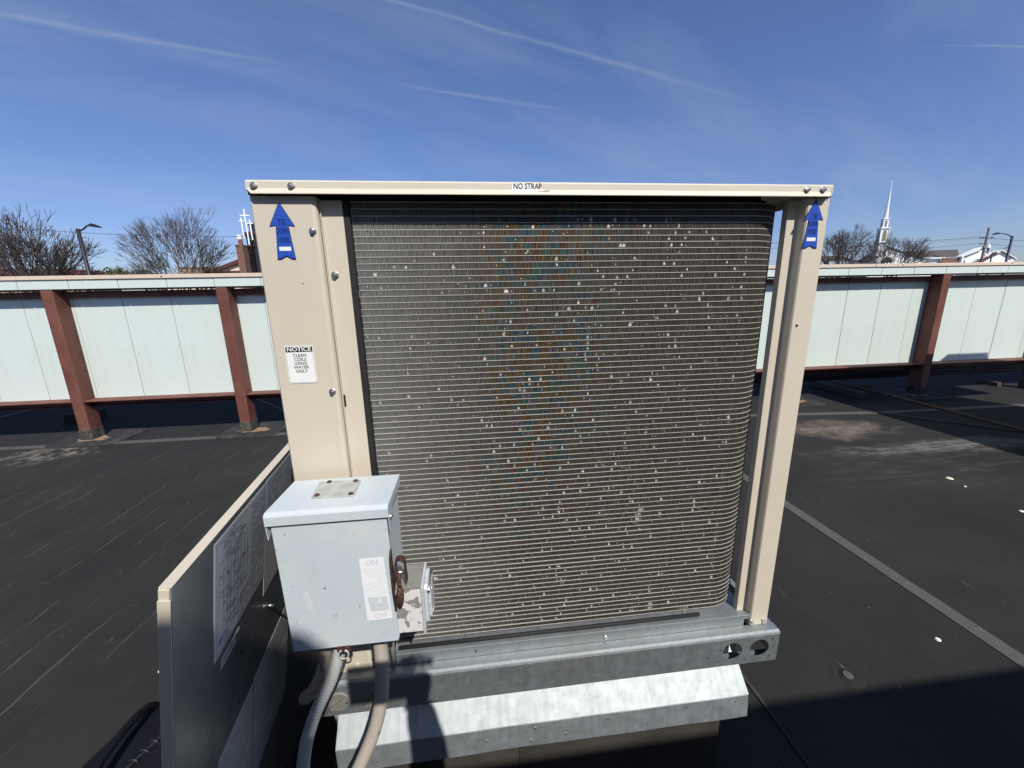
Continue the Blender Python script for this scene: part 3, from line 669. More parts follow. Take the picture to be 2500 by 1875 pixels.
# ---- base pan, lip and channel rail
MB().box((-.352, .753, -.800), (.662, 1.94, -.7885)).build('base_pan', GALV, unit, .001)
MB().box((-.240, .7515, -.818), (.6455, .7528, -.7875)).build('pan_lip', GALV, unit, .0005)
MB().tube([(-.188, .7655, -.7835), (.05, .7650, -.783), (.3, .7655, -.7835), (.535, .766, -.7830)], .0046, 8).build('bottom_gasket', FOAM, unit)
MB().tube([(-.1985, .748, -.60), (-.1985, .748, -.806)], .0065, 12).build('gasket_tail', FLEX, unit)
bolt(unit, .292, .7515, -.803, r=.0048)
MB().lathe((-.015, .7513, -.802), [(.0022, 0), (.0022, .0006)], 10, 'y').build('screw_hole', HOLE, unit)
RX0, RX1, RY, RT, RB = -.368, .7225, .725, -.818, -.902
def plate_holes(x0, x1, z0, z1, y0, y1, holes, s_, seg=32):
    """upright plate with round holes; holes = [(x, z, r)] sorted by x, each in a cell of half width s_"""
    m_ = MB(); xs = x0
    def quad(a, c):
        if c-a > 1e-5: m_.box((a, y0, z0), (c, y1, z1))
    for (hx, hz_, hr) in holes:
        quad(xs, hx-s_); xs = hx+s_
        ring = []
        for k in range(seg):
            a = 2*math.pi*(k+.5)/seg; ca, sa = math.cos(a), math.sin(a)
            tx_ = s_/abs(ca) if abs(ca) > 1e-6 else 9; tz_ = ((z1-hz_) if sa > 0 else (hz_-z0))/abs(sa) if abs(sa) > 1e-6 else 9
            t_ = min(tx_, tz_); ring.append((hx+hr*ca, hz_+hr*sa, hx+t_*ca, hz_+t_*sa))
        corners = [(hx+s_, z1), (hx-s_, z1), (hx-s_, z0), (hx+s_, z0)]
        for k in range(seg):
            a = ring[k]; c = ring[(k+1) % seg]
            poly = [(a[0], a[1]), (a[2], a[3])]
            for co in corners:
                aa = math.atan2(a[3]-hz_, a[2]-hx) % (2*math.pi); ac = math.atan2(co[1]-hz_, co[0]-hx) % (2*math.pi); ab = math.atan2(c[3]-hz_, c[2]-hx) % (2*math.pi)
                if aa < ac < ab: poly.append(co)
            poly += [(c[2], c[3]), (c[0], c[1])]
            for yy in (y0, y1): m_.add([(p[0], yy, p[1]) for p in poly], [tuple(range(len(poly)))])
            m_.add([(a[0], y0, a[1]), (c[0], y0, c[1]), (c[0], y1, c[1]), (a[0], y1, a[1])], [(0, 1, 2, 3)], True)
    quad(xs, x1)
    return m_
pl = plate_holes(RX0, RX1, RB, RT-.006, RY, RY+.002, [(-.3165, -.864, .022), (-.2440, -.864, .022), (.6030, -.8610, .0245), (.6735, -.8600, .0245)], .0345)
# rolled top corner, dusty ledge, return flange below
pl.sheet([(RY, RT-.006), (RY+.0015, RT-.0020), (RY+.006, RT), (.7505, RT+.0005)], .002, 'x', RX0, RX1)
pl.box((RX0, RY+.002, RB), (RX1, RY+.03, RB+.002))
pl.box((RX0, RY+.0015, RB), (RX0+.002, 1.96, RT)); pl.box((RX1-.002, RY+.0015, RB), (RX1, 1.96, RT))
pl.box((X1+.006, .753, RT-.002), (RX1-.002, 1.96, RT)); pl.box((RX0+.002, .753, RT-.002), (X0-.003, 1.96, RT))
pl.box((RX0, 1.958, RB), (RX1, 1.96, RT))
pl.build('base_rail', GALV, unit)
MB().sheet([(RY+.0062, RT+.0004), (.7503, RT+.0009)], .0009, 'x', RX0+.004, .66).build('ledge_dust', DUSTY, unit)
MB().box((.5, .768, -.900), (.625, .770, -.83)).prism([(.606, -.835), (.632, -.835), (.632, -.905), (.622, -.890), (.612, -.862)], 'y', .752, .753).build('inner_bracket', BEIGE, unit)
MB().box((RX0+.01, .79, -.90), (RX1-.01, .795, -.82)).build('rail_shade_sheet', VOID, unit)  # black sheet standing in for the unlit hollow behind the rail holes
for (x_, z_) in ((.5705, -.8535), (.5690, -.8870), (.6375, -.8890), (.7045, -.8360), (.7020, -.8870), (.541, -.872), (-.352, -.890)):
    MB().lathe((x_, RY-.0002, z_), [(.0020, 0), (.0020, .0004)], 10, 'y').build('punched_hole', HOLE, unit)
for x_ in (-.3165, -.2440):
    pg = MB().lathe((x_, RY+.001, -.864), [(.0240, 0), (.0240, .0025), (.0215, .0045), (.0205, .0040)], 32, 'y').build('knockout_plug', PLUG, unit)
    dx_, dz_ = math.cos(R(38)), math.sin(R(38))
    c_ = (x_, -.864); q = []
    for (a_, e_) in ((-.0195, -.0035), (.0195, -.0035), (.0195, .0035), (-.0195, .0035)): q.append((c_[0]+a_*dx_-e_*dz_, c_[1]+a_*dz_+e_*dx_))
    MB().prism(q, 'y', RY-.004, RY-.0105).build('grip_bar', PLUG, pg, .0008)
    MB().lathe((x_+.0165, RY-.0036, -.868), [(.002, 0), (.002, .001)], 8, 'y').build('rivet', HOLE, pg)
# dents in the rolled rail edge
for x_, w_ in ((.195, .003), (.560, .004), (.105, .006), (.285, .004)):
    MB().tube([(x_, RY+.0018, RT-.0045), (x_+.0005, RY-.0003, RT-.011-w_*.6)], w_*.34, 8).build('dent', GALV, unit)

# ================================================================== ROOF CURB with flashing
curb = empty('roof_curb', .165, 1.3, -1.5, 'galvanised sloped flashing over a dark roof curb under the beige unit', 'roof curb')
FX0, FX1 = -.345, .662
n_ = 60; vs = []; fs = []
pf = [(.835, -.8900), (.7352, -1.0135), (.7342, -1.0155), (.7345, -1.0850), (.7365, -1.0860), (.7372, -1.0155), (.8365, -.8920)]
for i in range(n_+1):
    x_ = FX0+(FX1-FX0)*i/n_
    for j, (y_, z_) in enumerate(pf):
        w_ = .0010*math.sin(7*x_+1)+.0005*math.sin(29*x_) if z_ < -.95 else 0
        xx = x_
        if i == n_: xx += (z_+.89)*-.075 + (random.uniform(-.002, .002))
        vs.append((xx, y_+w_, z_+(.0008*math.sin(17*x_) if z_ < -1.05 else 0)))
npf = len(pf)
for i in range(n_):
    for j in range(npf): fs.append((i*npf+j, i*npf+(j+1) % npf, (i+1)*npf+(j+1) % npf, (i+1)*npf+j))
fs += [tuple(range(npf)), tuple(n_*npf+j for j in range(npf-1, -1, -1))]
MB().add(vs, fs, False).build('flashing', FLASH, curb, .0008)
# folded end with crumpled corner, and side flashings going back
MB().add([(FX1, .835, -.890), (FX1+.0095, .737, -1.0145), (FX1+.0145, .739, -1.085), (FX1+.014, .9, -1.085), (FX1+.0095, .9, -1.0145), (FX1, .9, -.89)], [(0, 1, 4, 5), (1, 2, 3, 4)]).build('end_fold', FLASH, curb)
for sx_, xe in ((1, FX1+.012), (-1, FX0-.002)):
    MB().sheet([(xe-sx_*.012, -.892), (xe, -1.0145), (xe+sx_*.002, -1.084)], .0015*sx_, 'y', .90, 1.90).build('side_flashing', FLASH, curb)
MB().box((-.325, .79, -1.5), (.648, 1.85, -.905)).build('curb_wall', CURBM, curb, .004)
MB().box((.085, .7875, -1.5), (.125, .7895, -1.09)).build('membrane_lap', PATCH, curb)
MB().prism([(.70, -1.499), (.79, -1.499), (.79, -1.41), (.775, -1.44), (.745, -1.475)], 'x', -.36, .69).build('base_cant', PATCH, curb)
for (x_, z_) in ((-.255, -1.066), (-.105, -1.044), (.0, -1.050), (.118, -1.030), (.108, -1.068), (.195, -1.062), (.300, -1.030), (.405, -1.062), (.505, -1.028), (.545, -1.028), (.592, -1.030), (.637, -1.030)):
    MB().lathe((x_, .7352, z_), [(.0034, 0), (.0030, .0013), (.0016, .0020)], 12, 'y').build('rivet', ZINC, curb)

# ================================================================== DISCONNECT SWITCH
dsw = empty('disconnect_switch', -.24, .66, -.60, 'grey electrical disconnect box with hinged lid and rusty handle, below the NOTICE sticker', 'switch box')
B0, B1, BF, BB = -.3315, -.1490, .6100, .722
MB().box((B0+.003, BF+.004, -.607), (B1-.002, BB, -.345)).build('body', ENAMEL, dsw, .0018)
MB().prism([(B0, -.3575), (B0+.0005, -.350), (B1-.003, -.350), (B1, -.357), (B1+.0025, -.597), (B1-.0005, -.6085), (B0+.002, -.6085)], 'y', BF, BF+.0045).build('front_cover', ENAMEL, dsw, .0015)
lv = MB(); lx0, lx1 = -.3375, -.1440
lv.sheet([(.726, -.3385), (.612, -.3365), (.6065, -.3385), (.6045, -.3425), (.6045, -.3580)], .0014, 'x', lx0, lx1)
lv.box((lx0, .606, -.3560), (lx0+.0014, .724, -.3390)).box((lx1-.0014, .606, -.3560), (lx1, .724, -.3390))
lv.prism([(.6055, -.355), (.640, -.355), (.628, -.372), (.6075, -.385)], 'x', lx0, lx0+.0013).prism([(.6055, -.355), (.640, -.355), (.628, -.372), (.6075, -.385)], 'x', lx1-.0013, lx1)
lv.build('hood', ENAMEL, dsw, .0012)
MB().lathe((lx1, .6155, -.3625), [(.0045, 0), (.0042, .003), (.002, .0045)], 12, 'x').build('hinge_rivet', ZINC, dsw)
kp = MB().prism([(-.2855, .7090), (-.2110, .7040), (-.2075, .6440), (-.2790, .6480)], 'z', -.3368, -.3345).build('cover_plate', PLATE, dsw, .0006)
for (x_, y_) in ((-.2665, .7030), (-.2190, .7000), (-.2715, .6545), (-.2140, .6510)):
    MB().lathe((x_, y_, -.3346), [(.0046, 0), (.0044, .0012), (.003, .0026), (.001, .003)], 14).build('screw', RUST, kp)
# faded ON / OFF label
lb = MB()
lpts = [(-.2005, -.4345), (-.1605, -.4345), (-.1555, -.5585), (-.1985, -.5585)]
lb.prism(lpts, 'y', BF-.0004, BF-.0007)
lbo = lb.build('switch_label', FLABEL, dsw, .0); lbo['label'] = 'sun-faded label reading ON and OFF'
text('lettering', 'ON', .0135, FADED, lbo, (-.1805, BF-.0009, -.4430), bold=.0003, sx=.95)
text('lettering', 'OFF', .0135, FADED, lbo, (-.1745, BF-.0009, -.5505), bold=.0003, sx=.95)
pr2 = MB()
for i in range(15):
    z_ = -.4545-i*.0037
    if i == 0: pr2.box((-.1990, BF-.0009, z_), (-.1600, BF-.0010, z_-.0006))
    else:
        x_ = -.1965
        while x_ < -.164:
            w_ = random.uniform(.003, .009)
            if random.random() < .55: pr2.box((x_, BF-.0009, z_), (min(x_+w_, -.162), BF-.0010, z_-.0009))
            x_ += w_+.002
pr2.prism([(-.1940, -.5110), (-.1620, -.5110), (-.1590, -.5400), (-.1910, -.5400)], 'y', BF-.0009, BF-.0010)
pr2.build('fine_print', FADED, lbo)
MB().prism([(-.1735, -.5140), (-.1760, -.5215), (-.1742, -.5210), (-.1755, -.5275), (-.1718, -.5195), (-.1735, -.5200), (-.1722, -.5140)], 'y', BF-.0011, BF-.0013).build('bolt_symbol', FLABEL, lbo)
# scuffs
MB().prism([(-.2985, -.4880), (-.2905, -.4900), (-.2860, -.5100), (-.2850, -.5300), (-.2900, -.5310), (-.2960, -.5150)], 'y', BF-.0002, BF-.0003).build('scuff', FADED, dsw)
MB().lathe((-.2620, BF, -.4850), [(.0016, 0), (.0012, .0004)], 7, 'y').build('chip', HOLE, dsw)
# handle on the right side
hd = MB().prism([(.600, -.4290), (.606, -.4200), (.612, -.4200), (.614, -.53), (.612, -.5480), (.604, -.5400), (.5985, -.50), (.598, -.45)], 'x', B1+.0005, B1+.003).build('handle', RUST, dsw, .0006)
U = []
for k in range(13):
    a = R(180*k/12); U.append((B1+.0145-.0075*math.cos(a), .606, -.4480+.0055*math.sin(a)))
U = [(B1+.0045, .6035, -.4880)]+U+[(B1+.0235, .606, -.4890)]
pv = MB()
for i in range(len(U)-1):
    a, c = Vector(U[i]), Vector(U[i+1]); d = (c-a).normalized(); nrm = Vector((-d.z, 0, d.x))*.0008
    for w0, w1 in ((0., .0155),):
        pv.add([a+nrm+Vector((0, w0, 0)), c+nrm+Vector((0, w0, 0)), c+nrm+Vector((0, w1, 0)), a+nrm+Vector((0, w1, 0)), a-nrm+Vector((0, w0, 0)), c-nrm+Vector((0, w0, 0)), c-nrm+Vector((0, w1, 0)), a-nrm+Vector((0, w1, 0))],
               [(0, 1, 2, 3), (4, 7, 6, 5), (0, 4, 5, 1), (2, 6, 7, 3), (0, 3, 7, 4), (1, 5, 6, 2)])
pv.build('lever_guard', RUST, hd)
MB().tube([(B1+.002, .611, -.468), (B1+.022, .611, -.468)], .0035, 10).build('pivot', ZINC, hd)
MB().tube([(B1+.012, .6085, -.466), (B1+.0125, .605, -.485), (B1+.0125, .6035, -.500)], .0030, 10).build('lever', RUST, hd)
MB().tube([(B1+.0125, .604, -.492), (B1+.0125, .602, -.498), (B1+.0120, .6000, -.508), (B1+.0115, .5995, -.520), (B1+.0115, .6005, -.5285)], [.0035, .0058, .0068, .0062, .0030], 14).build('knob', RUST, hd)
# locking hasp under the cover
MB().box((-.2560, .6075, -.6175), (-.2330, .6095, -.6060)).build('hasp_plate', RUST, dsw)
ring = [(-.2455+.0085*math.cos(a), .6065, -.6215+.0085*math.sin(a)*1.1) for a in np.linspace(R(-250), R(70), 17)]
MB().tube(ring, .0016, 8).build('hasp_ring', PLATE, dsw)
MB().box((-.30, .722, -.58), (-.18, .7495, -.40)).build('mounting_spacer', GALV, dsw)

# ================================================================== HANDY BOX beside the switch
hb = empty('outlet_box', -.125, .64, -.592, 'small peeling galvanised outlet box between the grey switch box and the coil', 'outlet box')
MB().box((-.1480, .6080, -.5915), (-.1030, .6700, -.5010)).build('body', PEEL, hb, .0015)
MB().prism([(.6075, -.5020), (.6705, -.5015), (.6705, -.5000), (.6075, -.5002)], 'x', -.1480, -.1030).build('top_face', HANDYBOX, hb)
MB().lathe((-.1330, .640, -.4999), [(.0085, 0), (.0082, .0006), (.0065, .0006)], 20).build('knockout', HANDYBOX, hb)
MB().box((-.1028, .6050, -.5945), (-.0985, .6740, -.4985)).build('gasket_plate', ALU, hb, .0008)
cv = MB().prism([(.611, -.575), (.613, -.5085), (.620, -.5035), (.662, -.5035), (.668, -.511), (.668, -.575), (.662, -.582), (.617, -.582)], 'x', -.0983, -.0920).build('weather_cover', ALU, hb, .0012)
MB().prism([(.617, -.570), (.619, -.513), (.659, -.511), (.662, -.570)], 'x', -.0919, -.0868).build('flip_lid', ALU, cv, .0015)
MB().tube([(-.0905, .6130, -.514), (-.0905, .6660, -.512)], .0030, 10).build('hinge_pin', ZINC, cv)
for z_ in (-.520, -.566): MB().tube([(-.0868, .625, z_), (-.0855, .652, z_)], .0016, 8).build('lid_rib', HANDYBOX, cv)

# ================================================================== CONDUITS
def spline(pts, n=10):
    P3 = [Vector(p) for p in pts]; P3 = [P3[0]*2-P3[1]]+P3+[P3[-1]*2-P3[-2]]; out = []
    for i in range(1, len(P3)-2):
        for k in range(n):
            t = k/n; a, b_, c, d = P3[i-1:i+3]
            out.append(.5*((2*b_)+(-a+c)*t+(2*a-5*b_+4*c-d)*t*t+(-a+3*b_-3*c+d)*t**3))
    out.append(P3[-2]); return out
ca = empty('flexible_conduit', -.33, .62, -1.5, 'ribbed grey flexible conduit curving down from the middle of the switch box', 'conduit')
pa = spline([(-.268, .664, -.636), (-.276, .661, -.675), (-.297, .656, -.731), (-.329, .646, -.792), (-.352, .634, -.858), (-.3585, .618, -.922), (-.352, .60, -1.0), (-.33, .60, -1.15), (-.32, .64, -1.35), (-.32, .66, -1.49)], 44)
rad = [.0120+.0003*math.sin(i*2*math.pi/4.5) for i in range(len(pa))]
MB().tube(pa, rad, 20).build('hose', FLEX, ca)
MB().tube([(-.2655, .665, -.607), (-.266, .665, -.632)], .0165, 6).tube([(-.266, .665, -.630), (-.272, .662, -.655)], .0135, 16).build('connector', PLUG, ca, .0006)
cb = empty('bleached_conduit', -.24, .66, -1.5, 'smooth sun-bleached conduit with cracked coating hanging from the right end of the switch box', 'conduit')
pb = spline([(-.1975, .664, -.604), (-.198, .664, -.66), (-.1995, .662, -.723), (-.2065, .658, -.790), (-.226, .650, -.862), (-.262, .638, -.938), (-.305, .625, -1.02), (-.335, .63, -1.15), (-.345, .66, -1.35), (-.345, .67, -1.49)], 10)
MB().tube(pb, .0135, 20).build('hose', CONDUIT, cb)
MB().tube([(-.1975, .664, -.607), (-.1975, .664, -.622)], .0150, 6).build('locknut', PLUG, cb)
cc_ = empty('leftmost_conduit', -.34, .68, -1.5, 'smooth grey conduit bending back into shade at the left end of the switch box', 'conduit')
cc_.name = 'shaded_conduit'
pc = spline([(-.302, .674, -.604), (-.303, .674, -.65), (-.312, .676, -.708), (-.334, .682, -.762), (-.366, .700, -.812), (-.392, .74, -.86), (-.40, .80, -.92), (-.40, .9, -1.1), (-.40, .95, -1.49)], 10)
MB().tube(pc, .0125, 20).build('hose', CONDUIT, cc_)
MB().tube([(-.302, .674, -.607), (-.302, .674, -.622)], .0155, 6).build('locknut', PLUG, cc_)

# ================================================================== LEANING ACCESS DOOR
door = empty('access_door', -.47, .9, -1.5, 'detached beige access door leaning beside the unit with wiring diagrams on its inner face', 'door panel')
O_ = Vector((-.382, .456, -.343)); Uv = Vector((-.106, .994, 0)).normalized(); Vv = Vector((-.167, -.018, -.986)).normalized()
Nv = Uv.cross(Vv).normalized()
if Nv.x < 0: Nv = -Nv
O_ = O_+Nv*.008
LU, LV = .93, 1.17
def dp(u, v, n=0.): return O_+Uv*u+Vv*v+Nv*n
def dbox(mb, u0, u1, v0, v1, n0, n1):
    q = [dp(u, v, n) for n in (n0, n1) for (u, v) in ((u0, v0), (u1, v0), (u1, v1), (u0, v1))]
    return mb.add(q, [(0, 3, 2, 1), (4, 5, 6, 7), (0, 1, 5, 4), (1, 2, 6, 5), (2, 3, 7, 6), (3, 0, 4, 7)])
dbox(MB(), .0, LU, .0, LV, 0, .0012).build('inner_skin', INNER, door)
dd = MB(); dbox(dd, -.001, LU, -.001, LV, -.0135, -.0008); dd.build('outer_skin', BEIGE, door, .002)
dbox(MB(), 0, LU, -.0028, -.0014, -.0130, .0012).build('top_hem', BEIGE, door, .0005)
dbox(MB(), -.0032, -.0012, .014, LV, -.0130, .0012).build('edge_hem', BEIGE, door, .0005)
Q = Vv*-1
def sheet_paper(u0, u1, v0, v1, name, label):
    o = dbox(MB(), u0, u1, v0, v1, .0013, .0016).build(name, PAPER, door); o['label'] = label; return o
def printed(u0, u1, v0, v1, parent, seed, rows, dens=.6, mat=LINES, n=.0018):
    rs = random.Random(seed); b_ = MB()
    dv = (v1-v0)/rows
    for i in range(rows):
        v_ = v0+i*dv; u_ = u0
        while u_ < u1-.004:
            w_ = rs.uniform(.002, .016)
            if rs.random() < dens: dbox(b_, u_, min(u_+w_, u1), v_, v_+min(dv*.33, .0011), n, n+.0001)
            u_ += w_+.0015
    return b_.build('fine_print', mat, parent)
def frame(u0, u1, v0, v1, parent, t=.0006, mat=LINES):
    b_ = MB()
    dbox(b_, u0, u1, v0, v0+t, .0018, .0019); dbox(b_, u0, u1, v1-t, v1, .0018, .0019); dbox(b_, u0, u0+t, v0, v1, .0018, .0019); dbox(b_, u1-t, u1, v0, v1, .0018, .0019)
    return b_.build('border_line', mat, parent)
s1 = sheet_paper(.103, .307, .010, .2205, 'diagram_sheet', 'wiring diagram sheet nearest the viewer')
frame(.109, .236, .016, .214, s1); frame(.240, .301, .016, .120, s1); frame(.240, .301, .125, .214, s1)
rs = random.Random(3); b_ = MB()
for i in range(9):                                    # ladder diagram: rails, rungs, symbols
    u_ = .116+i*.0125+rs.uniform(0, .003); v0_ = rs.choice((.022, .03, .05)); dbox(b_, u_, u_+.0007, v0_, rs.choice((.15, .18, .205)), .0018, .0019)
for i in range(46):
    v_ = .024+i*.0040; u_ = .116+.0125*rs.randrange(0, 7); u2 = u_+.0125*rs.randrange(1, 4)
    dbox(b_, u_, min(u2, .232), v_, v_+.0007, .0018, .0019)
    uu = u_+.003
    while uu < min(u2, .230)-.004:
        if rs.random() < .6: dbox(b_, uu, uu+.0038, v_-.0010, v_+.0016, .0018, .0019)
        uu += .0065
b_.build('circuit_lines', LINES, s1)
printed(.243, .298, .02, .117, s1, 5, 26, .75); printed(.243, .298, .13, .21, s1, 6, 18, .6); printed(.18, .234, .165, .212, s1, 8, 10, .5)
s2 = sheet_paper(.3085, .470, .008, .268, 'diagram_sheet', 'second diagram sheet, half hidden by the switch box')
frame(.314, .464, .014, .130, s2); printed(.317, .46, .02, .125, s2, 9, 20, .55)
s3 = sheet_paper(.126, .194, .2345, .2550, 'instruction_strip', 'narrow strip label under the wiring diagram')
printed(.130, .172, .238, .252, s3, 4, 4, .9); dbox(MB(), .178, .190, .2375, .2515, .0018, .0019).build('dark_square', LINES, s3)
s4 = sheet_paper(.118, .266, .436, .74, 'warning_sheet', 'grey text sheet low on the door near its front edge')
frame(.122, .262, .445, .735, s4); printed(.126, .258, .455, .73, s4, 12, 44, .8)
s5 = sheet_paper(.270, .500, .430, .72, 'warning_sheet', 'second text sheet with red rules behind the conduits')
printed(.275, .495, .44, .71, s5, 13, 40, .5); frame(.273, .497, .50, .70, s5, .001, REDINK); frame(.273, .497, .56, .62, s5, .001, REDINK)
sc_ = MB(); a_ = dp(.330, .308, .001); c_ = dp(.330, .310, .016); sc_.tube([a_, c_], .0035, 8).build('screw', ZINC, door)
sc_ = MB(); sc_.tube([dp(.207, .300, .0012), dp(.207, .300, .0018)], .0042, 10).build('screw_hole', HOLE, door)
sc_ = MB(); sc_.tube([dp(.05, .31, -.0222), dp(.05, .31, -.030)], .004, 8).build('screw', ZINC, door)

# ================================================================== TOOL BAG
bag = empty('tool_bag', -1.0, .95, -1.5, 'black nylon tool bag on the roof beyond the leaning door, cut by the lower edge', 'bag')
def bagring(z, s_, dy=0.):
    out = []
    for k in range(28):
        a = 2*math.pi*k/28; ca, sa = math.cos(a), math.sin(a)
        x_ = abs(ca)**.7*math.copysign(.13*s_, ca); y_ = abs(sa)**.7*math.copysign(.30*s_, sa)
        t_ = R(-16); out.append((-.985+x_*math.cos(t_)-y_*math.sin(t_), .88+dy+x_*math.sin(t_)+y_*math.cos(t_), z))
    return out
zs_ = [(-1.5, .93), (-1.48, 1.), (-1.36, 1.03), (-1.27, .97), (-1.225, .86), (-1.205, .70), (-1.20, .4)]
vs = []; fs = []
for (z_, s_) in zs_: vs += [(x_, y_, zz+random.uniform(-.004, .004)) for (x_, y_, zz) in bagring(z_, s_)]
for i in range(len(zs_)-1):
    for k in range(28): fs.append((i*28+k, i*28+(k+1) % 28, (i+1)*28+(k+1) % 28, (i+1)*28+k))
fs += [tuple(range(27, -1, -1)), tuple((len(zs_)-1)*28+k for k in range(28))]
MB().add(vs, fs, True).build('body', NYLON, bag)
zp = [Vector((-.985, .88, 0))+Vector((.045*math.cos(R(-16))-y_*math.sin(R(-16)), .045*math.sin(R(-16))+y_*math.cos(R(-16)), -1.188-abs(y_)*.13)) for y_ in np.linspace(-.27, .27, 22)]
MB().tube(zp, .004, 8).build('zip', PIPING, bag)
for i, p_ in enumerate(zp[1:-1]):
    MB().tube([p_+Vector((-.016, .001, -.006)), p_+Vector((-.008, 0, .006)), p_+Vector((.004, -.001, .006)), p_+Vector((.012, -.002, -.004))], .0026, 6).build('strap_loop', PIPING, bag)
MB().tube([p_+Vector((.045, .01, -.022)) for p_ in zp], .0032, 8).build('piping', PIPING, bag)
MB().tube([p_+Vector((.062, .015, -.036)) for p_ in zp], .0032, 8).build('piping', PIPING, bag)
hp = spline([(-.99, 1.08, -1.225), (-.985, 1.03, -1.165), (-.975, .93, -1.135), (-.965, .82, -1.14), (-.955, .74, -1.20)], 8)
MB().tube(hp, .010, 10).build('handle', NYLON, bag)
MB().lathe((-.965, 1.06, -1.215), [(.018, 0), (.018, .006), (.009, .008)], 14).build('strap_buckle', PLUG, bag)

# ================================================================== OUT OF FRAME: what throws the long shadows
big = empty('packaged_unit', 1.2, -2.2, -1.5, 'tall beige packaged unit standing behind the photographer', 'air conditioner')
MB().box((-3.0, -3.4, -1.5), (5.2, -1.32, -1.2)).build('base_curb', CURBM, big)
MB().box((-3.05, -3.45, -1.2), (5.25, -1.22, .98)).build('cabinet', BEIGE, big, .01)
MB().box((-3.08, -3.48, .98), (5.28, -1.2, 1.025)).build('lid', BEIGE2, big, .004)
for i in range(8):
    x_ = -2.95+i*1.02; p = MB().box((x_, -1.22, -1.15), (x_+1.0, -1.212, .93)).build('door', BEIGE, big, .003)
    MB().box((x_+.9, -1.212, -.2), (x_+.93, -1.185, -.05)).build('latch', PLUG, p)
vh = empty('vent_hood', .2, -1.35, 1.0, 'square vent hood on top of the tall packaged unit', 'vent')
MB().box((.06, -1.50, 1.025), (.33, -1.23, 1.40)).build('duct', GALV, vh)
ps = [(.02, 1.36), (.38, 1.36), (.385, 1.42), (.35, 1.46), (.30, 1.475), (.08, 1.475), (.04, 1.46), (.012, 1.42)]
MB().prism(ps, 'y', -1.56, -1.2).build('hood_cap', GALV, vh)
rt_ = empty('rooftop_unit', 6.3, 1.8, -1.5, 'beige rooftop unit standing out of view to the right', 'air conditioner')
MB().box((5.7, .3, -1.5), (6.94, 3.0, -1.15)).build('curb_wall', CURBM, rt_)
MB().box((5.55, .2, -1.15), (7.05, 3.07, .72)).build('cabinet', BEIGE, rt_, .006)
MB().box((5.53, .18, .72), (7.08, 3.09, .752)).build('lid', BEIGE2, rt_, .003)
MB().box((5.53, .6, -.9), (5.548, 1.8, .6)).build('side_coil', FIN, rt_)
MB().prism([(7.08, .62), (7.12, .72), (7.90, .76), (7.86, .905), (7.22, .905), (7.08, .79)], 'y', 2.5, 3.07).build('intake_hood', GALV, rt_)

# ---- the photographer (behind the lens, only the shadow is seen)
def skinned(name, verts, edges, radii, mat, parent, sub=2):
    me = bpy.data.meshes.new(name); org = wloc(parent)
    me.from_pydata([tuple(Vector((v[0], v[1], v[2]+EYE))-org) for v in verts], edges, [])
    o = bpy.data.objects.new(name, me); o.parent = parent; COL.objects.link(o)
    me.materials.append(mat)
    md = o.modifiers.new('skin', 'SKIN'); md.use_smooth_shade = True
    if not me.skin_vertices: bpy.context.view_layer.objects.active = o
    for i, r_2 in enumerate(radii):
        me.skin_vertices[0].data[i].radius = r_2 if isinstance(r_2, tuple) else (r_2, r_2)
    me.skin_vertices[0].data[0].use_root = True
    s2_ = o.modifiers.new('subsurf', 'SUBSURF'); s2_.levels = sub; s2_.render_levels = sub
    return o
man = empty('person', .05, -.62, -1.5, 'person in a dark shirt and cap holding up a phone behind the viewpoint', 'person')
bv = [(.02, -.62, -.58), (.02, -.60, -.38), (.01, -.58, -.15), (.0, -.56, -.02), (-.01, -.53, .06), (-.02, -.50, .14), (-.03, -.47, .22), (-.03, -.47, .29),
      (-.17, -.57, -.06), (-.26, -.60, -.34), (-.27, -.55, -.58), (-.265, -.53, -.66),
      (.17, -.53, -.06), (.19, -.14, -.36), (.165, -.09, -.17), (.148, -.070, -.01),
      (-.07, -.62, -.66), (-.10, -.60, -1.02), (-.11, -.64, -1.41), (-.12, -.52, -1.46),
      (.11, -.62, -.66), (.14, -.59, -1.02), (.15, -.64, -1.41), (.17, -.52, -1.46)]
be = [(0, 1), (1, 2), (2, 3), (3, 4), (4, 5), (5, 6), (6, 7), (3, 8), (8, 9), (9, 10), (10, 11), (3, 12), (12, 13), (13, 14), (14, 15), (0, 16), (16, 17), (17, 18), (18, 19), (0, 20), (20, 21), (21, 22), (22, 23)]
br = [(.15, .11), (.14, .10), (.16, .11), (.13, .10), .055, .078, .092, .06, .062, .05, .036, .026, .062, .05, .045, .034, .095, .065, .05, .035, .095, .065, .05, .035]
body = skinned('body', bv, be, br, SHIRT, man)
hd_ = MB().lathe((-.03, -.455, .155), [(.035, -.08), (.062, -.05), (.078, .0), (.082, .05), (.078, .09), (.05, .125), (.02, .135)], 20); hd_.build('face', SKIN, man)
MB().lathe((-.03, -.465, .20), [(.09, 0), (.094, .03), (.085, .075), (.05, .105), (.015, .115)], 20).box((-.10, -.38, .20), (.04, -.30, .212)).build('cap', CAPM, man)
for sx_ in (-1, 1): MB().tube([(-.03+sx_*.082, -.47, .13), (-.03+sx_*.092, -.475, .155), (-.03+sx_*.082, -.47, .18)], .009, 6).build('ear', SKIN, man)
MB().tube([(-.03, -.375, .17), (-.03, -.355, .145), (-.03, -.372, .138)], .011, 8).build('nose', SKIN, man)
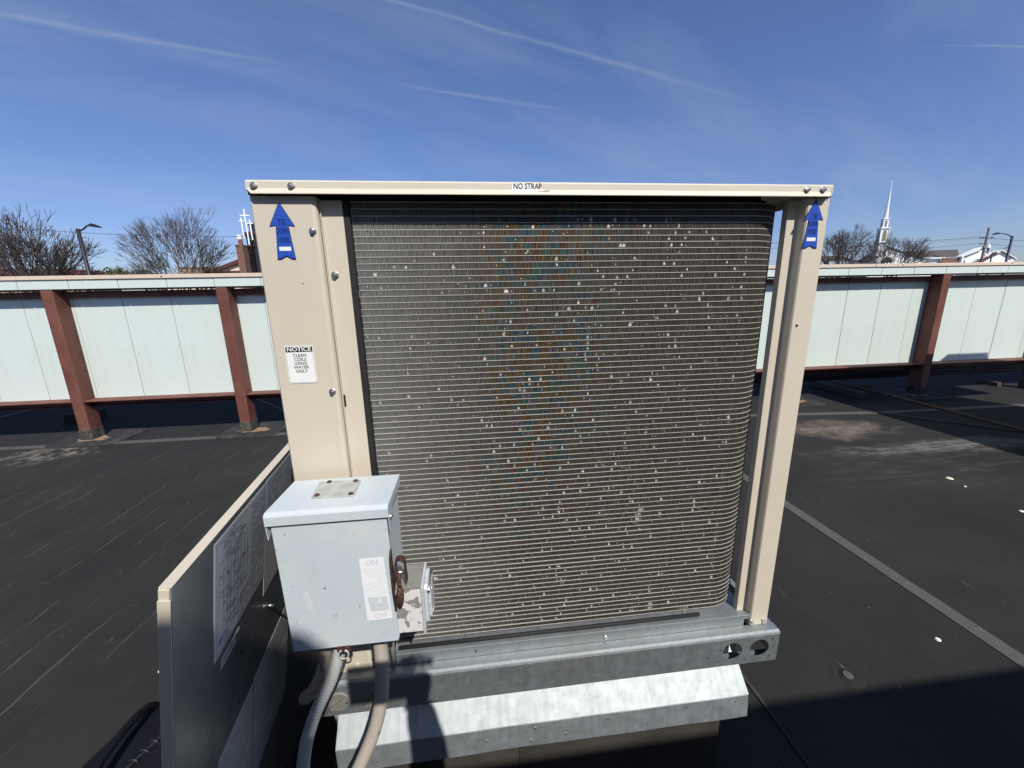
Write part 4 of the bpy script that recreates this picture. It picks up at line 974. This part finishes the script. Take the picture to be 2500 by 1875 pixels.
def hand(cx, cy, cz, sx_):
    skinned('hand', [(cx, cy-.07, cz-.05), (cx, cy-.035, cz-.02), (cx, cy-.01, cz+.012)], [(0, 1), (1, 2)], [(.022, .017), (.030, .016), (.028, .013)], SKIN, man)
    for i, (dx_, ln) in enumerate(((-.024, .030), (-.008, .034), (.008, .032), (.024, .025))):
        skinned('finger', [(cx+dx_, cy-.012, cz+.015), (cx+dx_*1.05, cy-.006, cz+.015+ln*.5), (cx+dx_*1.05-sx_*.006, cy-.010, cz+.015+ln*.85), (cx+dx_-sx_*.01, cy-.018, cz+.015+ln)], [(0, 1), (1, 2), (2, 3)], [.0095, .009, .008, .0065], SKIN, man, 1)
    skinned('thumb', [(cx-sx_*.022, cy-.035, cz-.01), (cx-sx_*.036, cy-.036, cz+.008), (cx-sx_*.040, cy-.032, cz+.026)], [(0, 1), (1, 2)], [.012, .0105, .008], SKIN, man, 1)
hand(.143, -.032, .046, 1); hand(-.262, -.46, -.74, -1)
for sx_, x_ in ((-1, -.12), (1, .17)): MB().prism([(x_-.045, -.64), (x_+.045, -.64), (x_+.05, -.45), (x_+.02, -.38), (x_-.02, -.38), (x_-.05, -.45)], 'z', -1.5, -1.42).build('boot', CAPM, man, .02)
ph = MB().box((-.025, -.022, -.046), (.122, -.0135, .055)); tag(ph.build('phone', PHONE, None, .004), 'dark phone held level behind the viewpoint', 'phone')

# ================================================================== BEYOND THE ROOF
def tree(name, label, base, fork, spread, top, seed, depth=7, kids=3, rmin=.012, lean=0., r0=.16, fan=.95, start=4, shrink=.80, parts=('trunk', 'branches'), mat=BARK, group=None):
    """leafless tree grown by forking; spread is the crown half width, top its height over the fork"""
    rs = random.Random(seed); t = MB(); br_ = MB()
    root = Vector(base); fk = Vector(fork)
    t.tube([root, root.lerp(fk, .5)+Vector((rs.uniform(-.1, .1), 0, 0)), fk], [r0*1.35, r0*1.1, r0], 10)
    tot = sum(shrink**i for i in range(depth))
    L0 = top/tot*1.06
    def grow(p, d, ln, r, k):
        mid = p+d*ln*.5+Vector((rs.uniform(-1, 1), rs.uniform(-1, 1), rs.uniform(-.4, .6)))*ln*.09
        e = p+d*ln
        n = 5 if r > .05 else 3
        br_.tube([p, mid, e], [r, r*.86, r*.72], n, cap=False)
        if k >= depth: return
        m_ = kids if rs.random() < .62 else kids-1
        az0 = rs.uniform(0, 6.28)
        for i in range(m_):
            a = az0+i*2*math.pi/m_+rs.uniform(-.5, .5); sp_ = rs.uniform(.22, .52) if i else rs.uniform(.05, .22)
            q = d.orthogonal().normalized(); q.rotate(Matrix.Rotation(a, 3, d).to_quaternion())
            nd = (d*math.cos(sp_)+q*math.sin(sp_)+Vector((0, 0, .07))).normalized()
            grow(e, nd, ln*shrink*rs.uniform(.8, 1.15), max(rmin, r*(.70 if i == 0 else .58)), k+1)
        if k > 1 and rs.random() < .7:
            q = d.orthogonal().normalized(); q.rotate(Matrix.Rotation(rs.uniform(0, 6.28), 3, d).to_quaternion())
            grow(mid, (d*.6+q*.8).normalized(), ln*.6, max(rmin, r*.4), min(depth, k+2))
    asp = 1.30
    for i in range(start):
        f_ = (i+.5)/start*2-1; a = f_*asp*fan
        d = Vector((math.sin(a)+lean, rs.uniform(-.45, .45), math.cos(a))).normalized()
        rr_ = 1/math.sqrt((math.sin(a)/spread)**2+(math.cos(a)/top)**2)
        grow(fk-Vector((0, 0, rs.uniform(0, .5))), d, L0*rr_/top*rs.uniform(.88, 1.05), r0*.5, 1)
    e = empty(name, root.x, root.y, root.z, label, 'tree', group)
    t.build(parts[0], mat, e); br_.build(parts[1], mat, e)
    return e
G = 'bare trees beyond the screen wall'
tree('bare_tree', 'wide tangled bare tree at the far left edge behind the lamp post', (-32.9, 35, -6.5), (-32.9, 35, -.6), 7.0, 6.6, 21, 6, 3, .019, .04, .19, 1.0, 13, .82, group=G)
tree('bare_tree', 'rounded fan-shaped bare tree standing alone left of the unit', (-25.1, 40, -6.5), (-25.1, 40, -.3), 3.7, 8.3, 5, 6, 3, .012, 0., .12, .86, 18, .80, group=G)
tree('bare_tree', 'broad bare tree left of the tall white steeple', (41.0, 40, -6.5), (40.2, 40, .2), 3.3, 6.2, 9, 6, 3, .015, -.03, .15, 1.0, 14, .80, group=G)
tree('bare_tree', 'loose bare tree in front of the steeple, twigs reaching right', (34.5, 30, -6.5), (34.6, 30, .4), 3.4, 3.3, 14, 6, 3, .010, .42, .11, .75, 8, .82, group=G)
# distant evergreens: leaf clumps through the crown
def bush(label, cx_, y_, z_, rx_, rz_, seed):
    rs = random.Random(seed); b_ = MB()
    e = empty('evergreen_tree', cx_, y_, -6.5, label, 'tree')
    for i in range(1500):
        a, c, r1 = rs.uniform(0, 6.28), rs.uniform(-1, 1), rs.random()**.4
        s_ = math.sqrt(1-c*c); bmp = 1+.22*math.sin(3*a+seed)*math.cos(4*c)
        p_ = Vector((cx_+rx_*r1*s_*math.cos(a)*bmp, y_+rx_*.7*r1*s_*math.sin(a), z_+rz_*r1*c*bmp)); w_ = rs.uniform(.12, .3)
        d1 = Vector((rs.uniform(-1, 1), rs.uniform(-1, 1), rs.uniform(-1, 1))).normalized()*w_; d2 = d1.orthogonal().normalized()*w_
        b_.add([p_+d1, p_+d2, p_-d1, p_-d2], [(0, 1, 2, 3)])
    b_.build('crown', GREEN, e); MB().tube([(cx_, y_, -6.5), (cx_, y_, z_)], .25, 8).build('trunk', BARK, e)
bush('dull green evergreen just left of the rounded bare tree, low over the wall', -84.5, 110, 5.2, 3.2, 2.6, 1)
bush('olive treetop beside the rounded bare tree at the wall coping', -80.0, 112, 4.9, 3.4, 2.2, 2)
bush('low dark treetop behind the lamp post at left', -99, 108, 4.6, 7.0, 2.6, 3)
# street lamps
def lamp(label, x_, y_, top, armx, armz, arm, mat, tip, group='street lamps over the wall'):
    e = empty('street_lamp', x_, y_, -6.5, label, 'street lamp', group)
    MB().tube([(x_, y_, -6.5), (x_, y_, top)], [.11, .075], 10).build('pole', mat, e)
    MB().tube([(x_, y_, top-.13)]+[(x_+q[0], y_, top+q[1]) for q in arm], .035, 8).build('arm', mat, e)
    ax, az_ = arm[-1]; sg = 1 if ax > 0 else -1
    MB().prism([(x_+ax-sg*.05, top+az_-.03), (x_+ax+sg*.12, top+az_+.08), (x_+ax+sg*.40, top+az_-.0+tip), (x_+ax+sg*.38, top+az_-.05+tip), (x_+ax, top+az_-.05)], 'y', y_-.12, y_+.12).build('lamp_head', mat, e)
lamp('dark street lamp in front of the tangled bare tree at left, arm pointing right', -18.10, 22, 3.32, 0, 0, [(.22, -.03), (.42, .12), (.53, .145), (.56, .145)], POLE, -.05)
lamp('navy street lamp at far right with its arm pointing left', 42.42, 28, 3.46, 0, 0, [(-.2, .0), (-.55, .13), (-1.0, .2), (-1.35, .18)], NAVY, -.03)
lamp('small distant street lamp arm between the utility pole and the navy lamp', 73.2, 50, 4.05, 0, 0, [(.5, .15), (1.3, .42), (2.0, .56)], NAVY, .02)
# utility pole with crossarms
up_ = empty('utility_pole', 86.0, 60, -6.5, 'wooden utility pole with crossarms in front of the right church gable', 'utility pole')
MB().tube([(86.0, 60, -6.5), (86.0, 60, 8.76)], [.20, .13], 8).build('pole', WPOLE, up_)
MB().box((84.6, 59.85, 7.02), (87.2, 59.97, 7.16)).build('crossarm', WPOLE, up_)
MB().box((84.75, 59.85, 6.14), (86.4, 59.97, 6.24)).build('crossarm', WPOLE, up_)
for x_ in (84.7, 85.2, 86.8, 87.1): MB().lathe((x_, 59.9, 7.16), [(.05, 0), (.07, .1), (.03, .2)], 8).build('insulator', PLUG, up_)
MB().tube([(85.5, 59.7, 5.3), (85.5, 59.7, 5.9)], .18, 8).build('transformer', PLUG, up_)
def wire(label, pts, r=.016):
    P3 = [Vector(p) for p in pts]; path = []
    for i in range(len(P3)-1):
        for k in range(12):
            t_ = k/12; p_ = P3[i].lerp(P3[i+1], t_); p_.z -= .012*(P3[i+1]-P3[i]).length*4*t_*(1-t_); path.append(p_)
    path.append(P3[-1]); tag(MB().tube(path, r, 4).build('overhead_wire', WIREM), label, 'wire')
wire('long overhead wire crossing behind the left lamp post and rounded bare tree', [(-60, 30, 5.6), (-27, 30, 4.48), (-15, 30, 4.0), (86.0, 60, 7.2)], .013)
wire('overhead wire running from the steeple to the utility pole', [(40, 55, 6.2), (84.7, 60, 7.3), (140, 66, 6.6)], .03)
wire('lower overhead wire leaving the utility pole', [(50, 60, 5.2), (84.8, 60, 6.3), (140, 60, 4.9)], .022)

# ---- left: church with dark glass tower and three white crosses
ch = empty('brick_church', -50, 98, -6.5, 'brick church with a dark glass tower just left of the unit', 'church')
MB().box((-48.6, 95, -6.5), (-47.0, 103, 10.75)).build('wall', BRICK, ch)
MB().box((-48.7, 94.9, 10.75), (-46.98, 103, 11.0)).build('coping', MAROON, ch)
MB().box((-47.75, 94.6, -6.5), (-46.98, 95.0, 12.1)).build('pier', BRICK, ch)
MB().box((-47.75, 94.6, 12.1), (-46.98, 95.3, 13.0)).build('pier_cap', WBOARD, ch)
a0 = -44.2
gl = MB(); rf = MB(); ln_ = MB()
for (rad_, z0, z1) in ((3.1, -6.5, 10.6), (3.1, 10.9, 13.3), (2.2, 13.5, 15.3)):
    gl.lathe((a0, 98.0, z0), [(rad_-.1, 0), (rad_-.1, z1-z0)], 14)
gl.build('curtain_wall', GLASS, ch)
for k in range(14):
    a = 2*math.pi*k/14
    for (rad_, z0, z1) in ((3.05, -6.5, 13.3), (2.2, 13.4, 15.3)):
        ln_.tube([(a0+rad_*math.cos(a), 98+rad_*math.sin(a), z0), (a0+rad_*math.cos(a), 98+rad_*math.sin(a), z1)], .07, 4)
for z_ in (6.6, 8.6): ln_.lathe((a0, 98, z_), [(3.04, 0), (3.04, .09)], 14)
ln_.build('mullion', POLE, ch)
rf.lathe((a0, 98, 13.1), [(3.45, 0), (3.5, .5), (2.3, .75)], 14); rf.lathe((a0, 98, 15.2), [(2.4, 0), (2.45, .3), (1.0, .55)], 14); rf.lathe((a0, 98, 10.6), [(3.2, 0), (3.2, .32)], 14)
rf.build('roof', MAROON, ch)
MB().prism([(-54.5, -6.5), (-48.7, -6.5), (-48.7, 8.4), (-54.5, 6.6)], 'y', 100, 101).prism([(-70, -6.5), (-54.5, -6.5), (-54.5, 6.5), (-60, 5.0), (-70, 4.9)], 'y', 100, 101).build('wall', CREAM, ch)
MB().prism([(-60.5, 4.9), (-55, 6.9), (-48.7, 9.2), (-48.7, 8.35), (-55, 6.15), (-60.5, 4.3)], 'y', 99.3, 106).build('gable_roof', MAROON, ch)
MB().box((-58, 99.2, 5.55), (-48.7, 99.7, 5.95)).build('canopy', MAROON, ch)
for (x_, z0, z1, w_, zb_, nm) in ((-43.36, 10.4, 17.2, 1.82, 15.98, 'tallest of the three white crosses, in the middle'), (-44.15, 11.7, 15.55, .95, 14.97, 'left white cross on the glass tower'), (-42.6, 11.35, 15.25, 1.1, 14.5, 'right white cross on the glass tower, half hidden')):
    c = empty('cross', x_, 90, z0, nm, 'cross', 'white crosses on the church tower')
    MB().box((x_-.11, 90, z0), (x_+.11, 90.15, z1)).build('upright', WSTEEL, c); MB().box((x_-w_/2, 89.98, zb_-.10), (x_+w_/2, 90.13, zb_+.10)).build('crossbar', WSTEEL, c)
    MB().tube([(x_, 90.1, z0+.8), (x_-.2, 94.9, z0+.4)], .06, 6).build('bracket', POLE, c)
tb = empty('low_building', -61, 104, -6.5, 'low tan building behind the rounded bare tree', 'building')
MB().box((-66.5, 104, -6.5), (-56.8, 112, 7.0)).build('wall', TAN, tb); MB().box((-66.8, 103.8, 7.0), (-56.6, 112, 7.25)).build('roof', TAN, tb)
fb = empty('far_house', -121, 120, -6.5, 'dark roofed building at the far left edge behind the branches', 'building')
MB().box((-140, 120, -6.5), (-100, 130, 5.6)).build('wall', TAN, fb); MB().prism([(-141, 5.4), (-99, 5.4), (-104, 8.3), (-136, 8.3)], 'y', 119, 131).build('roof', MAROON, fb)

# ---- right: white colonial church
wc = empty('white_church', 128, 108, -6.5, 'long white church with dark shingle roofs at right', 'church')
MB().box((112, 106, -6.5), (152, 109, 7.0)).build('wall', WBOARD, wc)
MB().prism([(111.6, 6.0), (112.1, 6.5), (117.1, 9.6), (122.2, 8.3), (129.6, 6.5), (129.6, -6.5), (111.6, -6.5)], 'y', 103, 106).build('front_gable', WBOARD, wc)
MB().sheet([(111.3, 6.3), (117.1, 9.75), (128.6, 6.6)], .28, 'y', 102.6, 106.2).build('gable_roof', SHING, wc)
MB().sheet([(112.6, 6.3), (117.1, 8.9), (122.5, 7.6)], .14, 'y', 102.8, 103).build('trim', WBOARD, wc)
MB().prism([(115.3, 6.0), (115.5, 6.7), (116.2, 7.25), (117.1, 7.4), (118.0, 7.25), (118.7, 6.7), (118.9, 6.0)], 'y', 102.85, 102.95).build('arched_window', GLASS, wc)
MB().add([(96, 107, 6.6), (112, 107, 6.6), (112, 112, 8.6), (98, 112, 8.6)], [(0, 1, 2, 3)]).build('side_roof', SHING, wc)
MB().add([(122, 105.4, 7.3), (138.2, 105.4, 7.3), (137, 112, 9.75), (122, 112, 9.75)], [(0, 1, 2, 3)]).build('roof', SHING, wc)
MB().box((122, 111.9, 9.55), (137, 112.2, 9.95)).build('ridge_board', WBOARD, wc)
MB().box((122, 105.1, 6.95), (138.5, 105.4, 7.28)).build('eaves', WBOARD, wc)
MB().add([(136.9, 105.4, 7.35), (143.5, 105.4, 7.35), (148.5, 110, 9.85), (137, 110, 9.6)], [(0, 1, 2, 3)]).build('roof', SHING, wc)
MB().box((137.4, 104.9, 5.2), (143, 105.2, 7.1)).build('brick_band', BRICK, wc)
MB().prism([(142.9, 7.3), (148.2, 9.45), (151, 8.2), (151, 5), (142.9, 5)], 'y', 104.3, 105.3).build('far_gable', WBOARD, wc)
MB().sheet([(142.4, 7.2), (148.2, 9.6), (151.4, 8.1)], .22, 'y', 104, 105.5).build('trim', WBOARD, wc)
MB().sheet([(143.6, 7.2), (148.0, 8.75)], .2, 'y', 103.9, 104.2).build('trim', SHING, wc)
MB().prism([(146, 5), (146, 6.5), (151.8, 8.6), (157, 6.3), (157, 5)], 'y', 102, 103).build('porch_gable', WBOARD, wc)
MB().sheet([(145.6, 6.35), (151.8, 8.75), (157.6, 6.2)], .2, 'y', 101.7, 103.2).build('trim', WBOARD, wc)
MB().sheet([(147.6, 6.45), (151.8, 8.1), (156.0, 6.35)], .12, 'y', 101.6, 101.9).build('trim', SHING, wc)
MB().prism([(143.8, 5.6), (148.6, 7.9), (149.6, 8.3), (149.9, 7.9), (145.6, 5.6)], 'y', 101.2, 101.5).build('copper_valley', MAROON, wc)
st = empty('steeple', 113.3, 102, 7.6, 'tall white pointed steeple with arched louvres at right', 'steeple')
SXc, SYc = 113.3, 102.
def sq(h): return (SXc-h, SYc-h), (SXc+h, SYc+h)
def tier(h, z0, z1, nm, mt=WBOARD):
    a, c = sq(h); return MB().box((*a, z0), (*c, z1)).build(nm, mt, st)
tier(1.02, 7.6, 10.9, 'base'); tier(1.16, 10.9, 11.15, 'cornice'); tier(.86, 11.15, 14.6, 'belfry'); tier(1.12, 14.6, 14.85, 'cornice'); tier(.62, 14.85, 17.0, 'lantern'); tier(.76, 17.0, 17.2, 'cornice')
for sx_ in (-1, 1):
    for sy_ in (-1, 1): MB().box((SXc+sx_*.90-.09, SYc+sy_*.90-.09, 11.15), (SXc+sx_*.90+.09, SYc+sy_*.90+.09, 14.6)).build('pilaster', WBOARD, st)
def arch(w, z0, z1): return [(-w, z0), (w, z0), (w, z1-w), (w*.7, z1-w*.3), (0, z1), (-w*.7, z1-w*.3), (-w, z1-w)]
for (w_, z0, z1, h_, nm) in ((.42, 11.5, 14.2, .86, 'arched_window'), (.24, 15.1, 16.7, .62, 'louvre')):
    MB().prism([(SXc+p[0], p[1]) for p in arch(w_, z0, z1)], 'y', SYc-h_-.04, SYc-h_+.01).build(nm, SWIN, st)
    MB().prism([(SYc+p[0], p[1]) for p in arch(w_, z0, z1)], 'x', SXc-h_-.04, SXc-h_+.01).build(nm, SWIN, st)
MB().lathe((SXc, SYc, 17.2), [(.56, 0), (.44, 1.2), (.04, 8.4)], 8).build('spire', WSTEEL, st)
MB().box((SXc-.03, SYc-.03, 25.5), (SXc+.03, SYc+.03, 26.8)).box((SXc-.25, SYc-.03, 26.2), (SXc+.25, SYc+.03, 26.27)).build('finial_cross', WSTEEL, st)
st.rotation_euler.z = R(-22.8)
cu_ = empty('cupola', 145.2, 100.5, 7.8, 'small white domed cupola at the far right', 'cupola')
MB().box((144.75, 100.05, 7.0), (145.65, 100.95, 7.9)).build('base', WBOARD, cu_)
MB().box((144.98, 100.28, 7.9), (145.42, 100.72, 9.3)).build('lantern_core', GLASS, cu_)
for (x_, y_) in ((144.78, 100.08), (145.5, 100.08), (144.78, 100.8), (145.5, 100.8)): MB().box((x_, y_, 7.9), (x_+.12, y_+.12, 9.3)).build('column', WBOARD, cu_)
MB().lathe((145.2, 100.5, 9.3), [(.66, 0), (.66, .15), (.46, .2), (.42, .6), (.26, .95), (.08, 1.15), (.03, 2.0)], 14).build('dome', WBOARD, cu_)
cu_.rotation_euler.z = R(-30)
